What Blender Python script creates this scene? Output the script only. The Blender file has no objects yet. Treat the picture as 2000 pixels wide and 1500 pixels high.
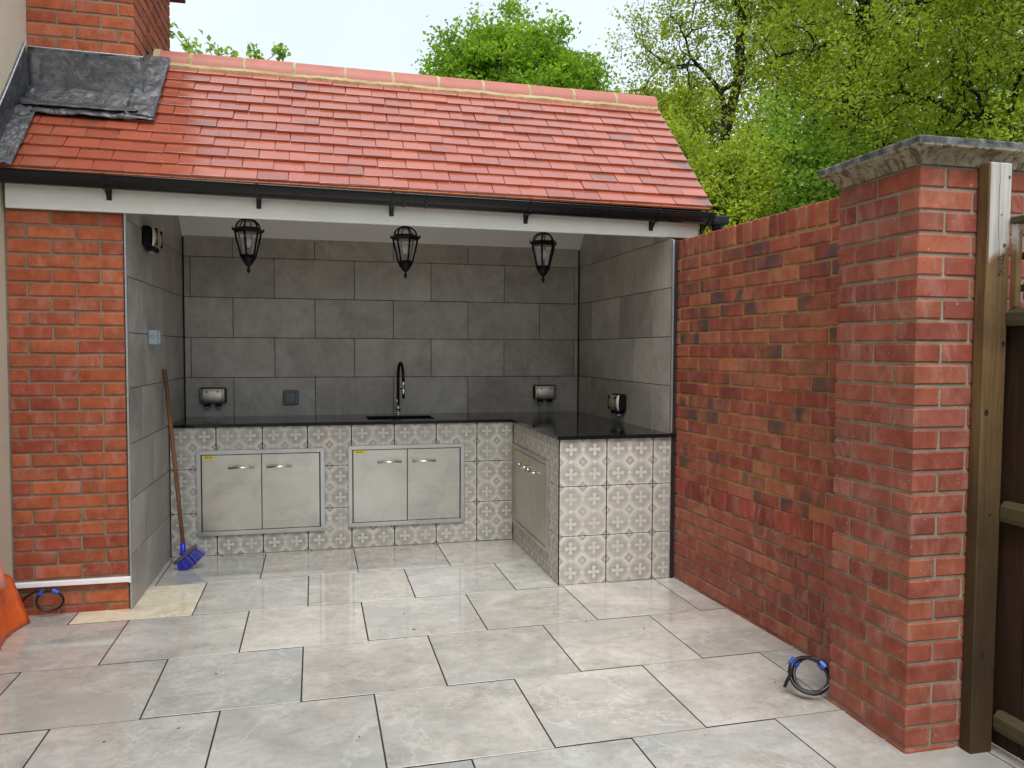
import bpy, math, random
import numpy as np
from mathutils import Matrix, Vector
random.seed(7); rng = np.random.default_rng(7)
S = bpy.context.scene
COL = S.collection
PI = math.pi

# ------------------------------------------------------------------ camera
cd = bpy.data.cameras.new('camera'); cam = bpy.data.objects.new('camera', cd); COL.objects.link(cam)
S.camera = cam
cd.sensor_width = 36; cd.lens = 1510.57/2000*36; cd.clip_start = .05; cd.clip_end = 2000
yaw, pitch, roll = .2361, -.0437, .0041
F = Vector((math.sin(yaw)*math.cos(pitch), math.cos(yaw)*math.cos(pitch), math.sin(pitch)))
R0 = Vector((math.cos(yaw), -math.sin(yaw), 0)); U0 = R0.cross(F)
Rr = math.cos(roll)*R0 + math.sin(roll)*U0; Ur = -math.sin(roll)*R0 + math.cos(roll)*U0
cam.matrix_world = Matrix(((Rr.x, Ur.x, -F.x, -1.3603), (Rr.y, Ur.y, -F.y, -4.4301), (Rr.z, Ur.z, -F.z, 1.4307), (0, 0, 0, 1)))

# ------------------------------------------------------------------ world, sun, exposure
SUN_EL, SUN_AZ = math.radians(60), math.radians(188)      # azimuth clockwise from +Y
w = bpy.data.worlds.new('World'); S.world = w; w.use_nodes = True
wn, wl = w.node_tree.nodes, w.node_tree.links
wn.clear()
wo = wn.new('ShaderNodeOutputWorld'); bg = wn.new('ShaderNodeBackground'); bg.inputs[1].default_value = .1
sky = wn.new('ShaderNodeTexSky'); sky.sky_type = 'NISHITA'; sky.sun_disc = False
sky.sun_elevation = SUN_EL; sky.sun_rotation = SUN_AZ; sky.dust_density = 2.0; sky.air_density = 1.0
wtc = wn.new('ShaderNodeTexCoord'); wno = wn.new('ShaderNodeTexNoise'); wno.inputs['Scale'].default_value = 2.2
wno.inputs['Detail'].default_value = 5; wno.inputs['Roughness'].default_value = .55
wl.new(wtc.outputs['Generated'], wno.inputs['Vector'])
wr = wn.new('ShaderNodeValToRGB')
wr.color_ramp.elements[0].position = .32; wr.color_ramp.elements[0].color = (3.7, 4.2, 4.65, 1)
wr.color_ramp.elements[1].position = .68; wr.color_ramp.elements[1].color = (4.55, 4.85, 5.1, 1)
wl.new(wno.outputs['Fac'], wr.inputs[0])
wm = wn.new('ShaderNodeMix'); wm.data_type = 'RGBA'; wm.inputs[0].default_value = .85
wl.new(sky.outputs[0], wm.inputs[6]); wl.new(wr.outputs[0], wm.inputs[7])
wl.new(wm.outputs[2], bg.inputs[0]); wl.new(bg.outputs[0], wo.inputs[0])
sd = bpy.data.lights.new('sun', 'SUN'); sd.energy = 1.5; sd.angle = math.radians(42); sd.color = (1, .975, .94)
sun = bpy.data.objects.new('sun', sd); COL.objects.link(sun)
dv = Vector((math.sin(SUN_AZ)*math.cos(SUN_EL), math.cos(SUN_AZ)*math.cos(SUN_EL), math.sin(SUN_EL)))
sun.rotation_euler = dv.to_track_quat('Z', 'Y').to_euler(); sun.location = (0, -8, 12)
S.view_settings.view_transform = 'Standard'; S.view_settings.look = 'None'
S.view_settings.exposure = 1.24; S.view_settings.gamma = 1; S.view_settings.use_curve_mapping = False

# ------------------------------------------------------------------ object helpers
WM = {}
def link(o, parent=None, basis=None):
    COL.objects.link(o)
    if basis is not None: o.matrix_basis = basis
    WM[o.name] = (basis if basis is not None else Matrix.Identity(4))
    if parent is not None:
        o.parent = parent; o.matrix_parent_inverse = WM[parent.name].inverted()
    return o
def thing(name, label, cat, loc=(0, 0, 0), group=None):
    o = bpy.data.objects.new(name, None); o.empty_display_size = .1
    link(o, None, Matrix.Translation(loc)); o['label'] = label; o['category'] = cat
    if group: o['group'] = group
    return o
def copy_tree(o, basis, label=None):
    c = o.copy(); COL.objects.link(c); c.matrix_basis = basis
    if label: c['label'] = label
    for ch in list(o.children):
        d = ch.copy(); COL.objects.link(d); d.parent = c
        for g in list(ch.children):
            e = g.copy(); COL.objects.link(e); e.parent = d
    return c

class MB:
    def __init__(s): s.v = []; s.f = []; s.sm = []
    def add(s, v, f, smooth=False):
        n = len(s.v); s.v += [tuple(p) for p in v]; s.f += [tuple(i+n for i in q) for q in f]; s.sm += [smooth]*len(f); return s
    def box(s, x0, x1, y0, y1, z0, z1, c=0, j=0, M=None):
        x = ((x0+x1)/2, (y0+y1)/2, (z0+z1)/2); h = (abs(x1-x0)/2, abs(y1-y0)/2, abs(z1-z0)/2)
        if c <= 0:
            v = [(x[0]+a*h[0], x[1]+b*h[1], x[2]+d*h[2]) for a in (-1, 1) for b in (-1, 1) for d in (-1, 1)]
            f = [(0, 1, 3, 2), (4, 6, 7, 5), (0, 4, 5, 1), (2, 3, 7, 6), (0, 2, 6, 4), (1, 5, 7, 3)]
        else:
            v = []; idx = {}
            for a in (-1, 1):
                for b in (-1, 1):
                    for d in (-1, 1):
                        for ax in range(3):
                            p = [a*h[0], b*h[1], d*h[2]]
                            for k in range(3):
                                if k != ax: p[k] -= (a, b, d)[k]*c
                            idx[(a, b, d, ax)] = len(v)
                            v.append([x[k]+p[k]+(random.uniform(-j, j) if j else 0) for k in range(3)])
            f = []
            for ax in range(3):
                o = [k for k in range(3) if k != ax]
                for sg in (-1, 1):
                    q = []
                    for (m, n) in ((-1, -1), (1, -1), (1, 1), (-1, 1)):
                        k = [0, 0, 0]; k[ax] = sg; k[o[0]] = m; k[o[1]] = n; q.append(idx[(*k, ax)])
                    if (sg == 1) == (ax == 1): q.reverse()
                    f.append(tuple(q))
            for ax in range(3):      # edge along ax
                o = [k for k in range(3) if k != ax]
                for m in (-1, 1):
                    for n in (-1, 1):
                        k0 = [0, 0, 0]; k0[o[0]] = m; k0[o[1]] = n
                        a_ = k0[:]; a_[ax] = -1; b_ = k0[:]; b_[ax] = 1
                        q = [idx[(*a_, o[0])], idx[(*b_, o[0])], idx[(*b_, o[1])], idx[(*a_, o[1])]]
                        if (m*n == 1) != (ax == 1): q.reverse()
                        f.append(tuple(q))
            for a in (-1, 1):
                for b in (-1, 1):
                    for d in (-1, 1):
                        q = [idx[(a, b, d, 0)], idx[(a, b, d, 1)], idx[(a, b, d, 2)]]
                        if a*b*d < 0: q.reverse()
                        f.append(tuple(q))
        if M is not None: v = [M @ Vector(p) for p in v]
        return s.add(v, f)
    def tube(s, pts, rad, n=10, cap=True, smooth=True):
        P = [Vector(p) for p in pts]
        if not hasattr(rad, '__len__'): rad = [rad]*len(P)
        v = []; nrm = None
        for i, p in enumerate(P):
            t = (P[min(i+1, len(P)-1)]-P[max(i-1, 0)]).normalized()
            if nrm is None:
                nrm = t.cross(Vector((0, 0, 1)) if abs(t.z) < .9 else Vector((1, 0, 0))).normalized()
            else: nrm = (nrm-t*nrm.dot(t)).normalized()
            b = t.cross(nrm)
            for k in range(n):
                a = 2*PI*k/n; v.append(p+(nrm*math.cos(a)+b*math.sin(a))*rad[i])
        f = []
        for i in range(len(P)-1):
            for k in range(n):
                k2 = (k+1) % n; f.append((i*n+k, i*n+k2, (i+1)*n+k2, (i+1)*n+k))
        s.add(v, f, smooth)
        if cap:
            m = len(s.v)-len(v)
            s.f += [tuple(m+k for k in reversed(range(n))), tuple(m+(len(P)-1)*n+k for k in range(n))]; s.sm += [False]*2
        return s
    def lathe(s, prof, n=16, c=(0, 0, 0), smooth=True, rot=0, cap=True):
        v = []
        for r, z in prof:
            for k in range(n):
                a = 2*PI*k/n+rot; v.append((c[0]+r*math.cos(a), c[1]+r*math.sin(a), c[2]+z))
        f = []
        for i in range(len(prof)-1):
            for k in range(n):
                k2 = (k+1) % n; f.append((i*n+k, (i+1)*n+k, (i+1)*n+k2, i*n+k2))
        s.add(v, f, smooth)
        if cap:
            m = len(s.v)-len(v)
            s.f += [tuple(m+k for k in range(n)), tuple(m+(len(prof)-1)*n+k for k in reversed(range(n)))]; s.sm += [False]*2
        return s
    def prism(s, poly, fn, d0, d1, c=0):
        """extrude 2-D poly; fn(u,v,d)->point; front at d0 (chamfer c), back at d1"""
        n = len(poly); cx = sum(p[0] for p in poly)/n; cy = sum(p[1] for p in poly)/n
        def inset(p):
            return p
        rings = []
        if c > 0:
            q = []
            for i in range(n):
                a = Vector(poly[i-1]); b = Vector(poly[i]); d = Vector(poly[(i+1) % n])
                e1 = (b-a).normalized(); e2 = (d-b).normalized()
                n1 = Vector((-e1.y, e1.x)); n2 = Vector((-e2.y, e2.x)); m = n1+n2
                m = m/max(.3, m.length_squared)*2
                q.append(b+m*c)
            rings = [(q, d0), (poly, d0+(c if d1 > d0 else -c)), (poly, d1)]
        else: rings = [(poly, d0), (poly, d1)]
        v = []; f = []
        for P, d in rings:
            for p in P: v.append(fn(p[0], p[1], d))
        m = len(rings)
        for r in range(m-1):
            for i in range(n):
                i2 = (i+1) % n; f.append((r*n+i, (r+1)*n+i, (r+1)*n+i2, r*n+i2))
        f.append(tuple(range(n))); f.append(tuple((m-1)*n+i for i in reversed(range(n))))
        return s.add(v, f)
    def mesh(s, name, mat):
        me = bpy.data.meshes.new(name); me.from_pydata([tuple(p) for p in s.v], [], s.f)
        me.polygons.foreach_set('use_smooth', s.sm)
        if mat: me.materials.append(mat)
        me.update(); return me
    def build(s, name, mat, parent=None, basis=None, label=None, kind=None, fix=True):
        me = s.mesh(name, mat)
        if fix:
            import bmesh
            b = bmesh.new(); b.from_mesh(me); bmesh.ops.recalc_face_normals(b, faces=b.faces); b.to_mesh(me); b.free()
        o = bpy.data.objects.new(name, me); link(o, parent, basis)
        if label: o['label'] = label
        if kind: o['kind'] = kind
        return o
def inst(name, me, parent, M, color=None, label=None):
    o = bpy.data.objects.new(name, me); link(o, parent, M)
    if color: o.color = color
    if label: o['label'] = label
    return o
def tagtop(o, label, cat, group=None):
    o['label'] = label; o['category'] = cat
    if group: o['group'] = group
    return o
def clip(poly, a, b, c):      # keep a*u+b*v<=c
    out = []
    for i in range(len(poly)):
        p, q = poly[i], poly[(i+1) % len(poly)]
        dp = a*p[0]+b*p[1]-c; dq = a*q[0]+b*q[1]-c
        if dp <= 0: out.append(p)
        if (dp < 0) != (dq < 0) and dp != dq:
            t = dp/(dp-dq); out.append((p[0]+t*(q[0]-p[0]), p[1]+t*(q[1]-p[1])))
    res = []
    for p in out:
        if not res or abs(p[0]-res[-1][0])+abs(p[1]-res[-1][1]) > 1e-5: res.append(p)
    if len(res) > 1 and abs(res[0][0]-res[-1][0])+abs(res[0][1]-res[-1][1]) < 1e-5: res.pop()
    return res

# ------------------------------------------------------------------ node helpers
class NT:
    def __init__(s, name):
        s.m = bpy.data.materials.new(name); s.m.use_nodes = True
        s.t = s.m.node_tree; s.n = s.t.nodes; s.l = s.t.links
        s.b = s.n['Principled BSDF']; s.out = s.n['Material Output']
    def set(s, sock, v):
        if isinstance(v, E): v = v.s
        if isinstance(v, bpy.types.NodeSocket): s.l.new(v, sock)
        elif isinstance(v, (tuple, list)): sock.default_value = tuple(v) if len(v) != 3 or len(sock.default_value) == 3 else (*v, 1)
        else: sock.default_value = v
    def math(s, op, *a, clamp=False):
        n = s.n.new('ShaderNodeMath'); n.operation = op; n.use_clamp = clamp
        for i, x in enumerate(a): s.set(n.inputs[i], x)
        return E(s, n.outputs[0])
    def coord(s, kind='Object'):
        return s.n.new('ShaderNodeTexCoord').outputs[kind]
    def pos(s): return s.n.new('ShaderNodeNewGeometry').outputs['Position']
    def info(s, k): return s.n.new('ShaderNodeObjectInfo').outputs[k]
    def vmul(s, v, k):
        n = s.n.new('ShaderNodeVectorMath'); n.operation = 'MULTIPLY'; s.set(n.inputs[0], v); n.inputs[1].default_value = k; return n.outputs[0]
    def vadd(s, v, k):
        n = s.n.new('ShaderNodeVectorMath'); n.operation = 'ADD'; s.set(n.inputs[0], v); s.set(n.inputs[1], k); return n.outputs[0]
    def xyz(s, v):
        n = s.n.new('ShaderNodeSeparateXYZ'); s.set(n.inputs[0], v); return [E(s, o) for o in n.outputs]
    def randvec(s, k=37.0):
        n = s.n.new('ShaderNodeCombineXYZ'); r = E(s, s.info('Random'))
        s.set(n.inputs[0], r*k); s.set(n.inputs[1], r*k*1.7); s.set(n.inputs[2], r*k*-2.3); return n.outputs[0]
    def noise(s, v, scale, detail=4, rough=.55, dist=0.0):
        n = s.n.new('ShaderNodeTexNoise'); s.set(n.inputs['Vector'], v); n.inputs['Scale'].default_value = scale
        n.inputs['Detail'].default_value = detail; n.inputs['Roughness'].default_value = rough; n.inputs['Distortion'].default_value = dist
        return E(s, n.outputs['Fac'])
    def voro(s, v, scale, feat='F1'):
        n = s.n.new('ShaderNodeTexVoronoi'); n.feature = feat; s.set(n.inputs['Vector'], v); n.inputs['Scale'].default_value = scale
        return E(s, n.outputs['Distance'])
    def ramp(s, f, *st):
        n = s.n.new('ShaderNodeValToRGB'); s.set(n.inputs[0], f); r = n.color_ramp
        while len(r.elements) < len(st): r.elements.new(.5)
        for e, (p, c) in zip(r.elements, st):
            e.position = p; e.color = (*c, 1) if isinstance(c, tuple) else (c, c, c, 1)
        return n.outputs[0]
    def mix(s, f, a, b, mode='MIX'):
        n = s.n.new('ShaderNodeMix'); n.data_type = 'RGBA'; n.blend_type = mode
        s.set(n.inputs[0], f); s.set(n.inputs[6], a); s.set(n.inputs[7], b); return n.outputs[2]
    def step(s, x, a, b, lo=0., hi=1.):
        n = s.n.new('ShaderNodeMapRange'); n.interpolation_type = 'SMOOTHSTEP'
        s.set(n.inputs[0], x); s.set(n.inputs[1], a); s.set(n.inputs[2], b); s.set(n.inputs[3], lo); s.set(n.inputs[4], hi); return E(s, n.outputs[0])
    def bump(s, h, strength=.3, dist=.01, nrm=None):
        n = s.n.new('ShaderNodeBump'); n.inputs['Strength'].default_value = strength; n.inputs['Distance'].default_value = dist
        s.set(n.inputs['Height'], h)
        if nrm is not None: s.l.new(nrm, n.inputs['Normal'])
        return n.outputs[0]
    def fin(s, base=None, rough=None, normal=None, metal=None, spec=None, coat=None):
        b = s.b
        if base is not None: s.set(b.inputs['Base Color'], base)
        if rough is not None: s.set(b.inputs['Roughness'], rough)
        if normal is not None: s.set(b.inputs['Normal'], normal)
        if metal is not None: s.set(b.inputs['Metallic'], metal)
        if spec is not None: s.set(b.inputs['Specular IOR Level'], spec)
        if coat is not None: s.set(b.inputs['Coat Weight'], coat)
        return s.m
class E:
    def __init__(s, nt, sock): s.nt = nt; s.s = sock
    def __add__(s, o): return s.nt.math('ADD', s, o)
    __radd__ = __add__
    def __sub__(s, o): return s.nt.math('SUBTRACT', s, o)
    def __rsub__(s, o): return s.nt.math('SUBTRACT', o, s)
    def __mul__(s, o): return s.nt.math('MULTIPLY', s, o)
    __rmul__ = __mul__
    def __truediv__(s, o): return s.nt.math('DIVIDE', s, o)
    def abs(s): return s.nt.math('ABSOLUTE', s)
    def fract(s): return s.nt.math('FRACT', s)
    def sqrt(s): return s.nt.math('SQRT', s)
    def min(s, o): return s.nt.math('MINIMUM', s, o)
    def max(s, o): return s.nt.math('MAXIMUM', s, o)

def m_plain(name, col, rough=.5, metal=0., spec=.5, var=.12, sc=30, bump=.05, coat=0):
    t = NT(name); p = t.coord('Object'); n = t.noise(p, sc, 5)
    lo = tuple(c*(1-var) for c in col); hi = tuple(min(1, c*(1+var)) for c in col)
    t.fin(t.ramp(n, (.3, lo), (.7, hi)), rough, t.bump(n, bump, .004), metal, spec, coat); return t.m

def m_brick(name, bloom=.35, streak=0.):
    t = NT(name); p = t.vadd(t.pos(), t.randvec()); oc = t.info('Color'); al = E(t, t.info('Alpha'))
    n1 = t.noise(p, 14, 6, .6); n2 = t.noise(p, 70, 5, .6); n3 = t.noise(p, 300, 3, .6)
    v = t.ramp(n1, (.25, .68), (.5, 1.0), (.78, 1.3))
    c = t.mix(1.0, oc, v, 'MULTIPLY')
    c = t.mix(t.step(n2, .5, .8, 0, .35), c, (.17, .035, .022))
    # bloom: pale efflorescence in vertical-ish smears
    pb = t.vmul(p, (1.0, 1.0, .45)); nb = t.noise(pb, 11, 6, .68, .6)
    c = t.mix(t.step(nb, .46, .74, 0, bloom), c, (.42, .215, .165))
    nf = t.noise(p, 55, 4, .7)
    c = t.mix(t.step(nf, .63, .73, 0, .65), c, (.56, .38, .31))
    # fire-flashed dark patch (only bricks whose alpha is below 1)
    pd = t.coord('Object'); pd = t.vadd(t.vmul(pd, (1.0, .2, .55)), t.randvec(11)); nd = t.noise(pd, 8.5, 2, .45, .4)
    c = t.mix(t.step(nd, .44, .70)*(1-al), c, (.080, .055, .052))
    h = n2*.5+n3*.5
    t.fin(c, t.step(n1, .3, .7, .92, .78), t.bump(h, .55, .004), None, .35); return t.m

def m_mortar(name, a, b):
    t = NT(name); p = t.pos(); n1 = t.noise(p, 9, 5); n2 = t.noise(p, 130, 4, .7)
    t.fin(t.ramp(n1*.6+n2*.4, (.35, a), (.65, b)), .95, t.bump(n2, .8, .006), None, .2); return t.m

def m_floor():
    t = NT('porcelain_stone'); p = t.vadd(t.pos(), t.randvec(61)); oc = t.info('Color')
    q = t.vmul(p, (1.0, 1.3, 1.0))
    n1 = t.noise(q, 2.4, 7, .62, .5); n2 = t.noise(q, 8, 9, .74, .5); n3 = t.noise(p, 30, 7, .75)
    c = t.ramp(n1*.42+n2*.38+n3*.20, (.375, (.30, .28, .25)), (.45, (.405, .385, .35)), (.54, (.505, .487, .45)), (.65, (.63, .612, .572)))
    # warm ochre clouds
    nw = t.noise(p, 3.1, 6, .7, .8); c = t.mix(t.step(nw, .54, .74, 0, .5), c, (.50, .385, .26))
    ng = t.noise(t.vadd(p, (7.0, 3.0, 1.0)), 2.1, 5, .6, .6); c = t.mix(t.step(ng, .48, .68, 0, .6), c, (.36, .37, .355))
    # pale veins
    vn = t.noise(t.vadd(p, (3.3, 9.1, 2.0)), 1.3, 6, .62, .35); ve = (vn-.5).abs()
    c = t.mix(t.step(ve, .0, .013, .38, 0.), c, (.64, .62, .58))
    vn2 = t.noise(t.vadd(p, (13.3, 1.1, 2.0)), 4.2, 6, .68, .8); ve2 = (vn2-.52).abs()
    c = t.mix(t.step(ve2, .0, .010, .12, 0.), c, (.60, .58, .55))
    c = t.mix(t.step(n3, .58, .75, 0, .45), c, (.30, .265, .235))
    c = t.mix(1.0, c, oc, 'MULTIPLY')
    # dried water marks and dust change the gloss
    r = t.noise(t.pos(), 5, 5, .6); r2 = t.noise(t.pos(), 1.1, 3, .5)
    yy = t.xyz(t.pos())[1]; rr = t.step(r*.6+r2*.4-yy*.06, .36, .66, .03, .15)
    t.fin(c, rr, t.bump(n3, .05, .002), None, .6); t.b.inputs['Coat Weight'].default_value = .35; t.b.inputs['Coat Roughness'].default_value = .04; return t.m

def m_walltile():
    t = NT('dark_concrete_tile'); p = t.vadd(t.pos(), t.randvec(53))
    n1 = t.noise(p, 2.6, 6, .6, .8); n2 = t.noise(p, 11, 7, .7, 1.0)
    c = t.ramp(n1*.6+n2*.4, (.34, (.275, .258, .230)), (.5, (.385, .365, .334)), (.66, (.51, .488, .45)))
    sw = t.noise(t.vmul(t.pos(), (1.0, 1.0, .35)), 5, 6, .7, 2.2)          # smears of dried grout haze
    c = t.mix(t.step(sw, .48, .74, 0, .6), c, (.52, .50, .465))
    r = E(t, t.info('Random')); c = t.mix(1.0, c, t.ramp(r, (0., (.86, .85, .84)), (.5, (1.0, .98, .95)), (1., (1.1, 1.10, 1.10))), 'MULTIPLY')
    t.fin(c, t.step(sw, .4, .7, .30, .55), t.bump(n2, .08, .002), None, .45); return t.m

def m_pattern():
    t = NT('patterned_tile'); x, y, z = t.xyz(t.coord('Object'))
    P = .15
    u = (x/P).fract()-.5; v = (z/P).fract()-.5
    # hand-painted wobble
    wob = t.noise(t.pos(), 90, 2, .5)-.5; wob2 = t.noise(t.vadd(t.pos(), (5., 3., 1.)), 90, 2, .5)-.5
    u = u+wob*.035; v = v+wob2*.035
    au = u.abs(); av = v.abs()
    mx = au.max(av); mn = au.min(av); man = au+av
    r = (u*u+v*v).sqrt()
    def band(d, w, e=.012): return t.step(d, w, w+e, 1., 0.)
    # quatrefoil distance: union of 4 circles on the axes and a centre disc
    dq = ((mx-.20)*(mx-.20)+mn*mn).sqrt()-.140
    dd = ((mx-.09)*(mx-.09)+(mn-.09)*(mn-.09)).sqrt()-.105
    dq = dq.min(dd)
    g = band((dq-.0).abs(), .046)                                   # inner quatrefoil ring
    ring2 = band((dq-.080).abs(), .009)                           # thin outer outline
    lat = band((man-.5).abs(), .009)                              # lattice lines
    # flower: petals (club shaped) along the axes
    pet = ((mx-.165)*(mx-.165)*1.3+mn*mn*1.0).sqrt()-.074
    pet2 = ((mx-.08)*(mx-.08)+mn*mn*7.0).sqrt()-.09
    flower = band(pet.min(pet2), 0.0)
    dots = band(((mx-.105)*(mx-.105)+(mn-.105)*(mn-.105)).sqrt(), .042)
    # medallion at the lattice corners
    cu = .5-au; cv = .5-av; cm = cu+cv; cr = (cu*cu+cv*cv).sqrt()
    scal = (cu.max(cv)-.10).abs()*0.0
    medl = band(cm+scal, .315)                                    # pale border
    medd = band(cm, .215)*t.step(cr, .050, .062)                   # dark inner diamond with open ring
    medc = band(cr, .022)
    small = band((.5-mx)+mn, .085)                                # little pale diamonds
    fill = band(dq, 0.)
    light = (0.0*r)+flower
    k = .60+0.0*u                                                  # mid tone
    k = k+t.step(dq, .0, .05, 0., 0.0)
    k = k-fill*.14-g*.24
    k = k-ring2*.30-lat*.30
    k = k*(1-medl)+medl*.76
    k = k*(1-medd)+medd*.28
    k = k*(1-medc)+medc*.25
    k = k*(1-small)+small*.78
    k = k*(1-flower)+flower*.70
    k = k*(1-dots)+dots*.16
    # worn print
    pv = t.vadd(t.pos(), t.randvec(21)); wn_ = t.noise(pv, 7, 5, .62, .6); wf = t.step(wn_, .36, .62, .45, 1.0)
    fine = t.noise(pv, 60, 5, .7)
    k = (k-.5)*wf+.5+(fine-.5)*.22
    c = t.ramp(k, (.12, (.265, .25, .226)), (.5, (.455, .432, .395)), (.9, (.72, .69, .64)))
    hue = t.noise(pv, 4.0, 3, .5)
    c = t.mix(1.0, c, t.ramp(hue, (.3, (1.0, .985, .95)), (.5, (.98, .99, .98)), (.7, (1.0, .97, .94))), 'MULTIPLY')
    t.fin(c, .5, t.bump(fine, .06, .002), None, .35); return t.m

def m_rooftile():
    t = NT('clay_roof_tile'); p = t.vadd(t.pos(), t.randvec(31)); oc = t.info('Color'); al = E(t, t.info('Alpha'))
    n1 = t.noise(p, 9, 5, .6, .5); n2 = t.noise(p, 120, 4, .6)
    c = t.mix(1.0, oc, t.ramp(n1, (.3, .93), (.7, 1.06)), 'MULTIPLY')
    nd = t.noise(p, 6, 3, .5, .3); c = t.mix(t.step(nd, .48, .62)*(1-al), c, (.11, .06, .055))
    sp = t.noise(p, 90, 2, .5); c = t.mix(t.step(sp, .80, .84, 0, .5), c, (.06, .03, .03))
    t.fin(c, t.step(n1, .3, .7, .20, .28), t.bump(n2, .04, .001), None, .6); t.b.inputs['Coat Weight'].default_value = .7; t.b.inputs['Coat Roughness'].default_value = .16; return t.m

def m_lead(k_=1.0):
    t = NT('lead_sheet'); p = t.pos(); n1 = t.noise(p, 5, 6, .65, 1.0); n2 = t.noise(p, 22, 6, .6, 2.0); n3 = t.noise(p, 180, 3, .6)
    c = t.ramp(n1*.6+n2*.4, (.33, (.035, .036, .038)), (.5, (.085, .088, .093)), (.68, (.20, .205, .22)))
    c = t.mix(t.step(n3, .70, .78, 0, .6), c, (.42, .41, .40))
    cr = (t.noise(p, 7, 3, .55, 1.6)-.5).abs()*k_; c = t.mix(t.step(cr, 0., .03, .22 if k_ > .5 else 0., 0.), c, (.26, .265, .28))
    t.fin(c, t.step(n2, .3, .7, .30, .5), t.bump(cr*3.0+n3*.08, .30 if k_ > .5 else .08, .02), .35, .5); return t.m

def m_wood(name, a, b, dark, top=None, axis=(7, 7, .5), green=.0, foot_dark=None):
    t = NT(name); p = t.coord('Object'); q = t.vmul(p, axis); n1 = t.noise(q, 5.5, 6, .6, .6); n2 = t.noise(q, 28, 4, .6); n0 = t.noise(p, 2.2, 4, .6)
    c = t.ramp(n1, (.3, a), (.7, b)); c = t.mix(t.step(n2, .55, .75, 0, .55), c, dark)
    c = t.mix(t.step(n0, .45, .7, 0, .5), c, dark)
    if green: c = t.mix(t.step(t.noise(p, 3.4, 4, .6), .5, .7, 0, green), c, (.07, .072, .030))
    if foot_dark:      # wood colour gets darker towards the foot of the post, with an uneven edge
        zs = t.xyz(p)[2]+(t.noise(p, 5, 4, .6)-.5)*.5; c = t.mix(t.step(zs, foot_dark[0], foot_dark[1], .82, 0), c, (.030, .019, .008))
    kn = t.voro(t.vmul(p, (1., 1., .6)), 4.5); c = t.mix(t.step(kn, .035, .075, .85, 0), c, (.03, .018, .010))
    if top is not None:      # weathered silver grey patch at the exposed head of the post, its edge worn unevenly
        x, y, z = t.xyz(p); zz = z+(t.noise(p, 9, 4, .6)-.5)*.22-(x-.858)*1.2
        c = t.mix(t.step(zz, top-.05, top+.02, 0, .9)*t.step(x, .8585, .864), c, t.ramp(n1, (.3, (.33, .31, .28)), (.7, (.56, .545, .52))))
    t.fin(c, .75, t.bump(n1*.5+n2*.5, .35, .004), None, .3); return t.m

def m_steel(name, rough=.34, col=(.56, .55, .515)):
    t = NT(name); p = t.coord('Object'); q = t.vmul(p, (2., 2., 70.)); n = t.noise(q, 3.0, 3, .6); s = t.noise(t.pos(), 4.5, 5, .6, .5)
    s2 = t.noise(t.vadd(t.pos(), (3., 1., 2.)), 1.6, 3, .5); br_ = t.noise(t.vmul(p, (1.5, 1.5, 60.)), 2.0, 3, .5)
    c = t.ramp(s*.5+s2*.35+br_*.15, (.34, tuple(c*.72 for c in col)), (.5, (col[0], col[1]*.985, col[2]*.95)), (.66, tuple(min(1, c*1.15) for c in col)))
    t.fin(c, t.step(s, .3, .7, rough-.02, rough+.05), None, 1.0); return t.m

def m_stone():
    t = NT('weathered_cast_stone'); p = t.pos(); x, y, z = t.xyz(p)
    n1 = t.noise(p, 7, 7, .7, .8); n2 = t.noise(t.vmul(p, (1., 1., .35)), 34, 5, .65, .6); n3 = t.noise(p, 140, 4, .65)
    c = t.ramp(n1, (.30, (.17, .14, .085)), (.5, (.32, .27, .18)), (.70, (.48, .43, .32)))
    c = t.mix(t.step(n2, .46, .60, 0, .85), c, (.075, .058, .036)); c = t.mix(t.step(t.noise(p, 3.2, 4, .6), .5, .7, 0, .5), c, (.17, .15, .095))
    zz = z+(n1-.5)*.02
    lich = t.ramp(t.noise(p, 26, 6, .7), (.38, (.045, .045, .048)), (.55, (.13, .13, .13)), (.68, (.26, .26, .24)))
    c = t.mix(t.step(zz, 2.124, 2.134), c, lich)
    t.fin(c, .95, t.bump(n3*.5+n2*.5, .6, .006), None, .25); return t.m

def m_leaf(name, cols, trans=.6):
    t = NT(name); a = t.n.new('ShaderNodeAttribute'); a.attribute_name = 'leaf'
    big = t.noise(t.pos(), .9, 3, .5)
    c = t.ramp(E(t, a.outputs['Fac'])*.75+big*.5-.12, *[(i/(len(cols)-1), k) for i, k in enumerate(cols)])
    t.fin(c, .5, None, None, .35)
    tr = t.n.new('ShaderNodeBsdfTranslucent'); t.set(tr.inputs[0], t.mix(1.0, c, (1.35, 1.35, .75), 'MULTIPLY'))
    mx = t.n.new('ShaderNodeMixShader'); mx.inputs[0].default_value = trans
    t.l.new(t.b.outputs[0], mx.inputs[1]); t.l.new(tr.outputs[0], mx.inputs[2]); t.l.new(mx.outputs[0], t.out.inputs[0]); return t.m

def m_glass(name='clear_glass'):
    t = NT(name); t.fin((.95, .97, .97), .12); t.b.inputs['Transmission Weight'].default_value = 0; t.b.inputs['IOR'].default_value = 1.45
    t.b.inputs['Alpha'].default_value = .22; return t.m

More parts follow.
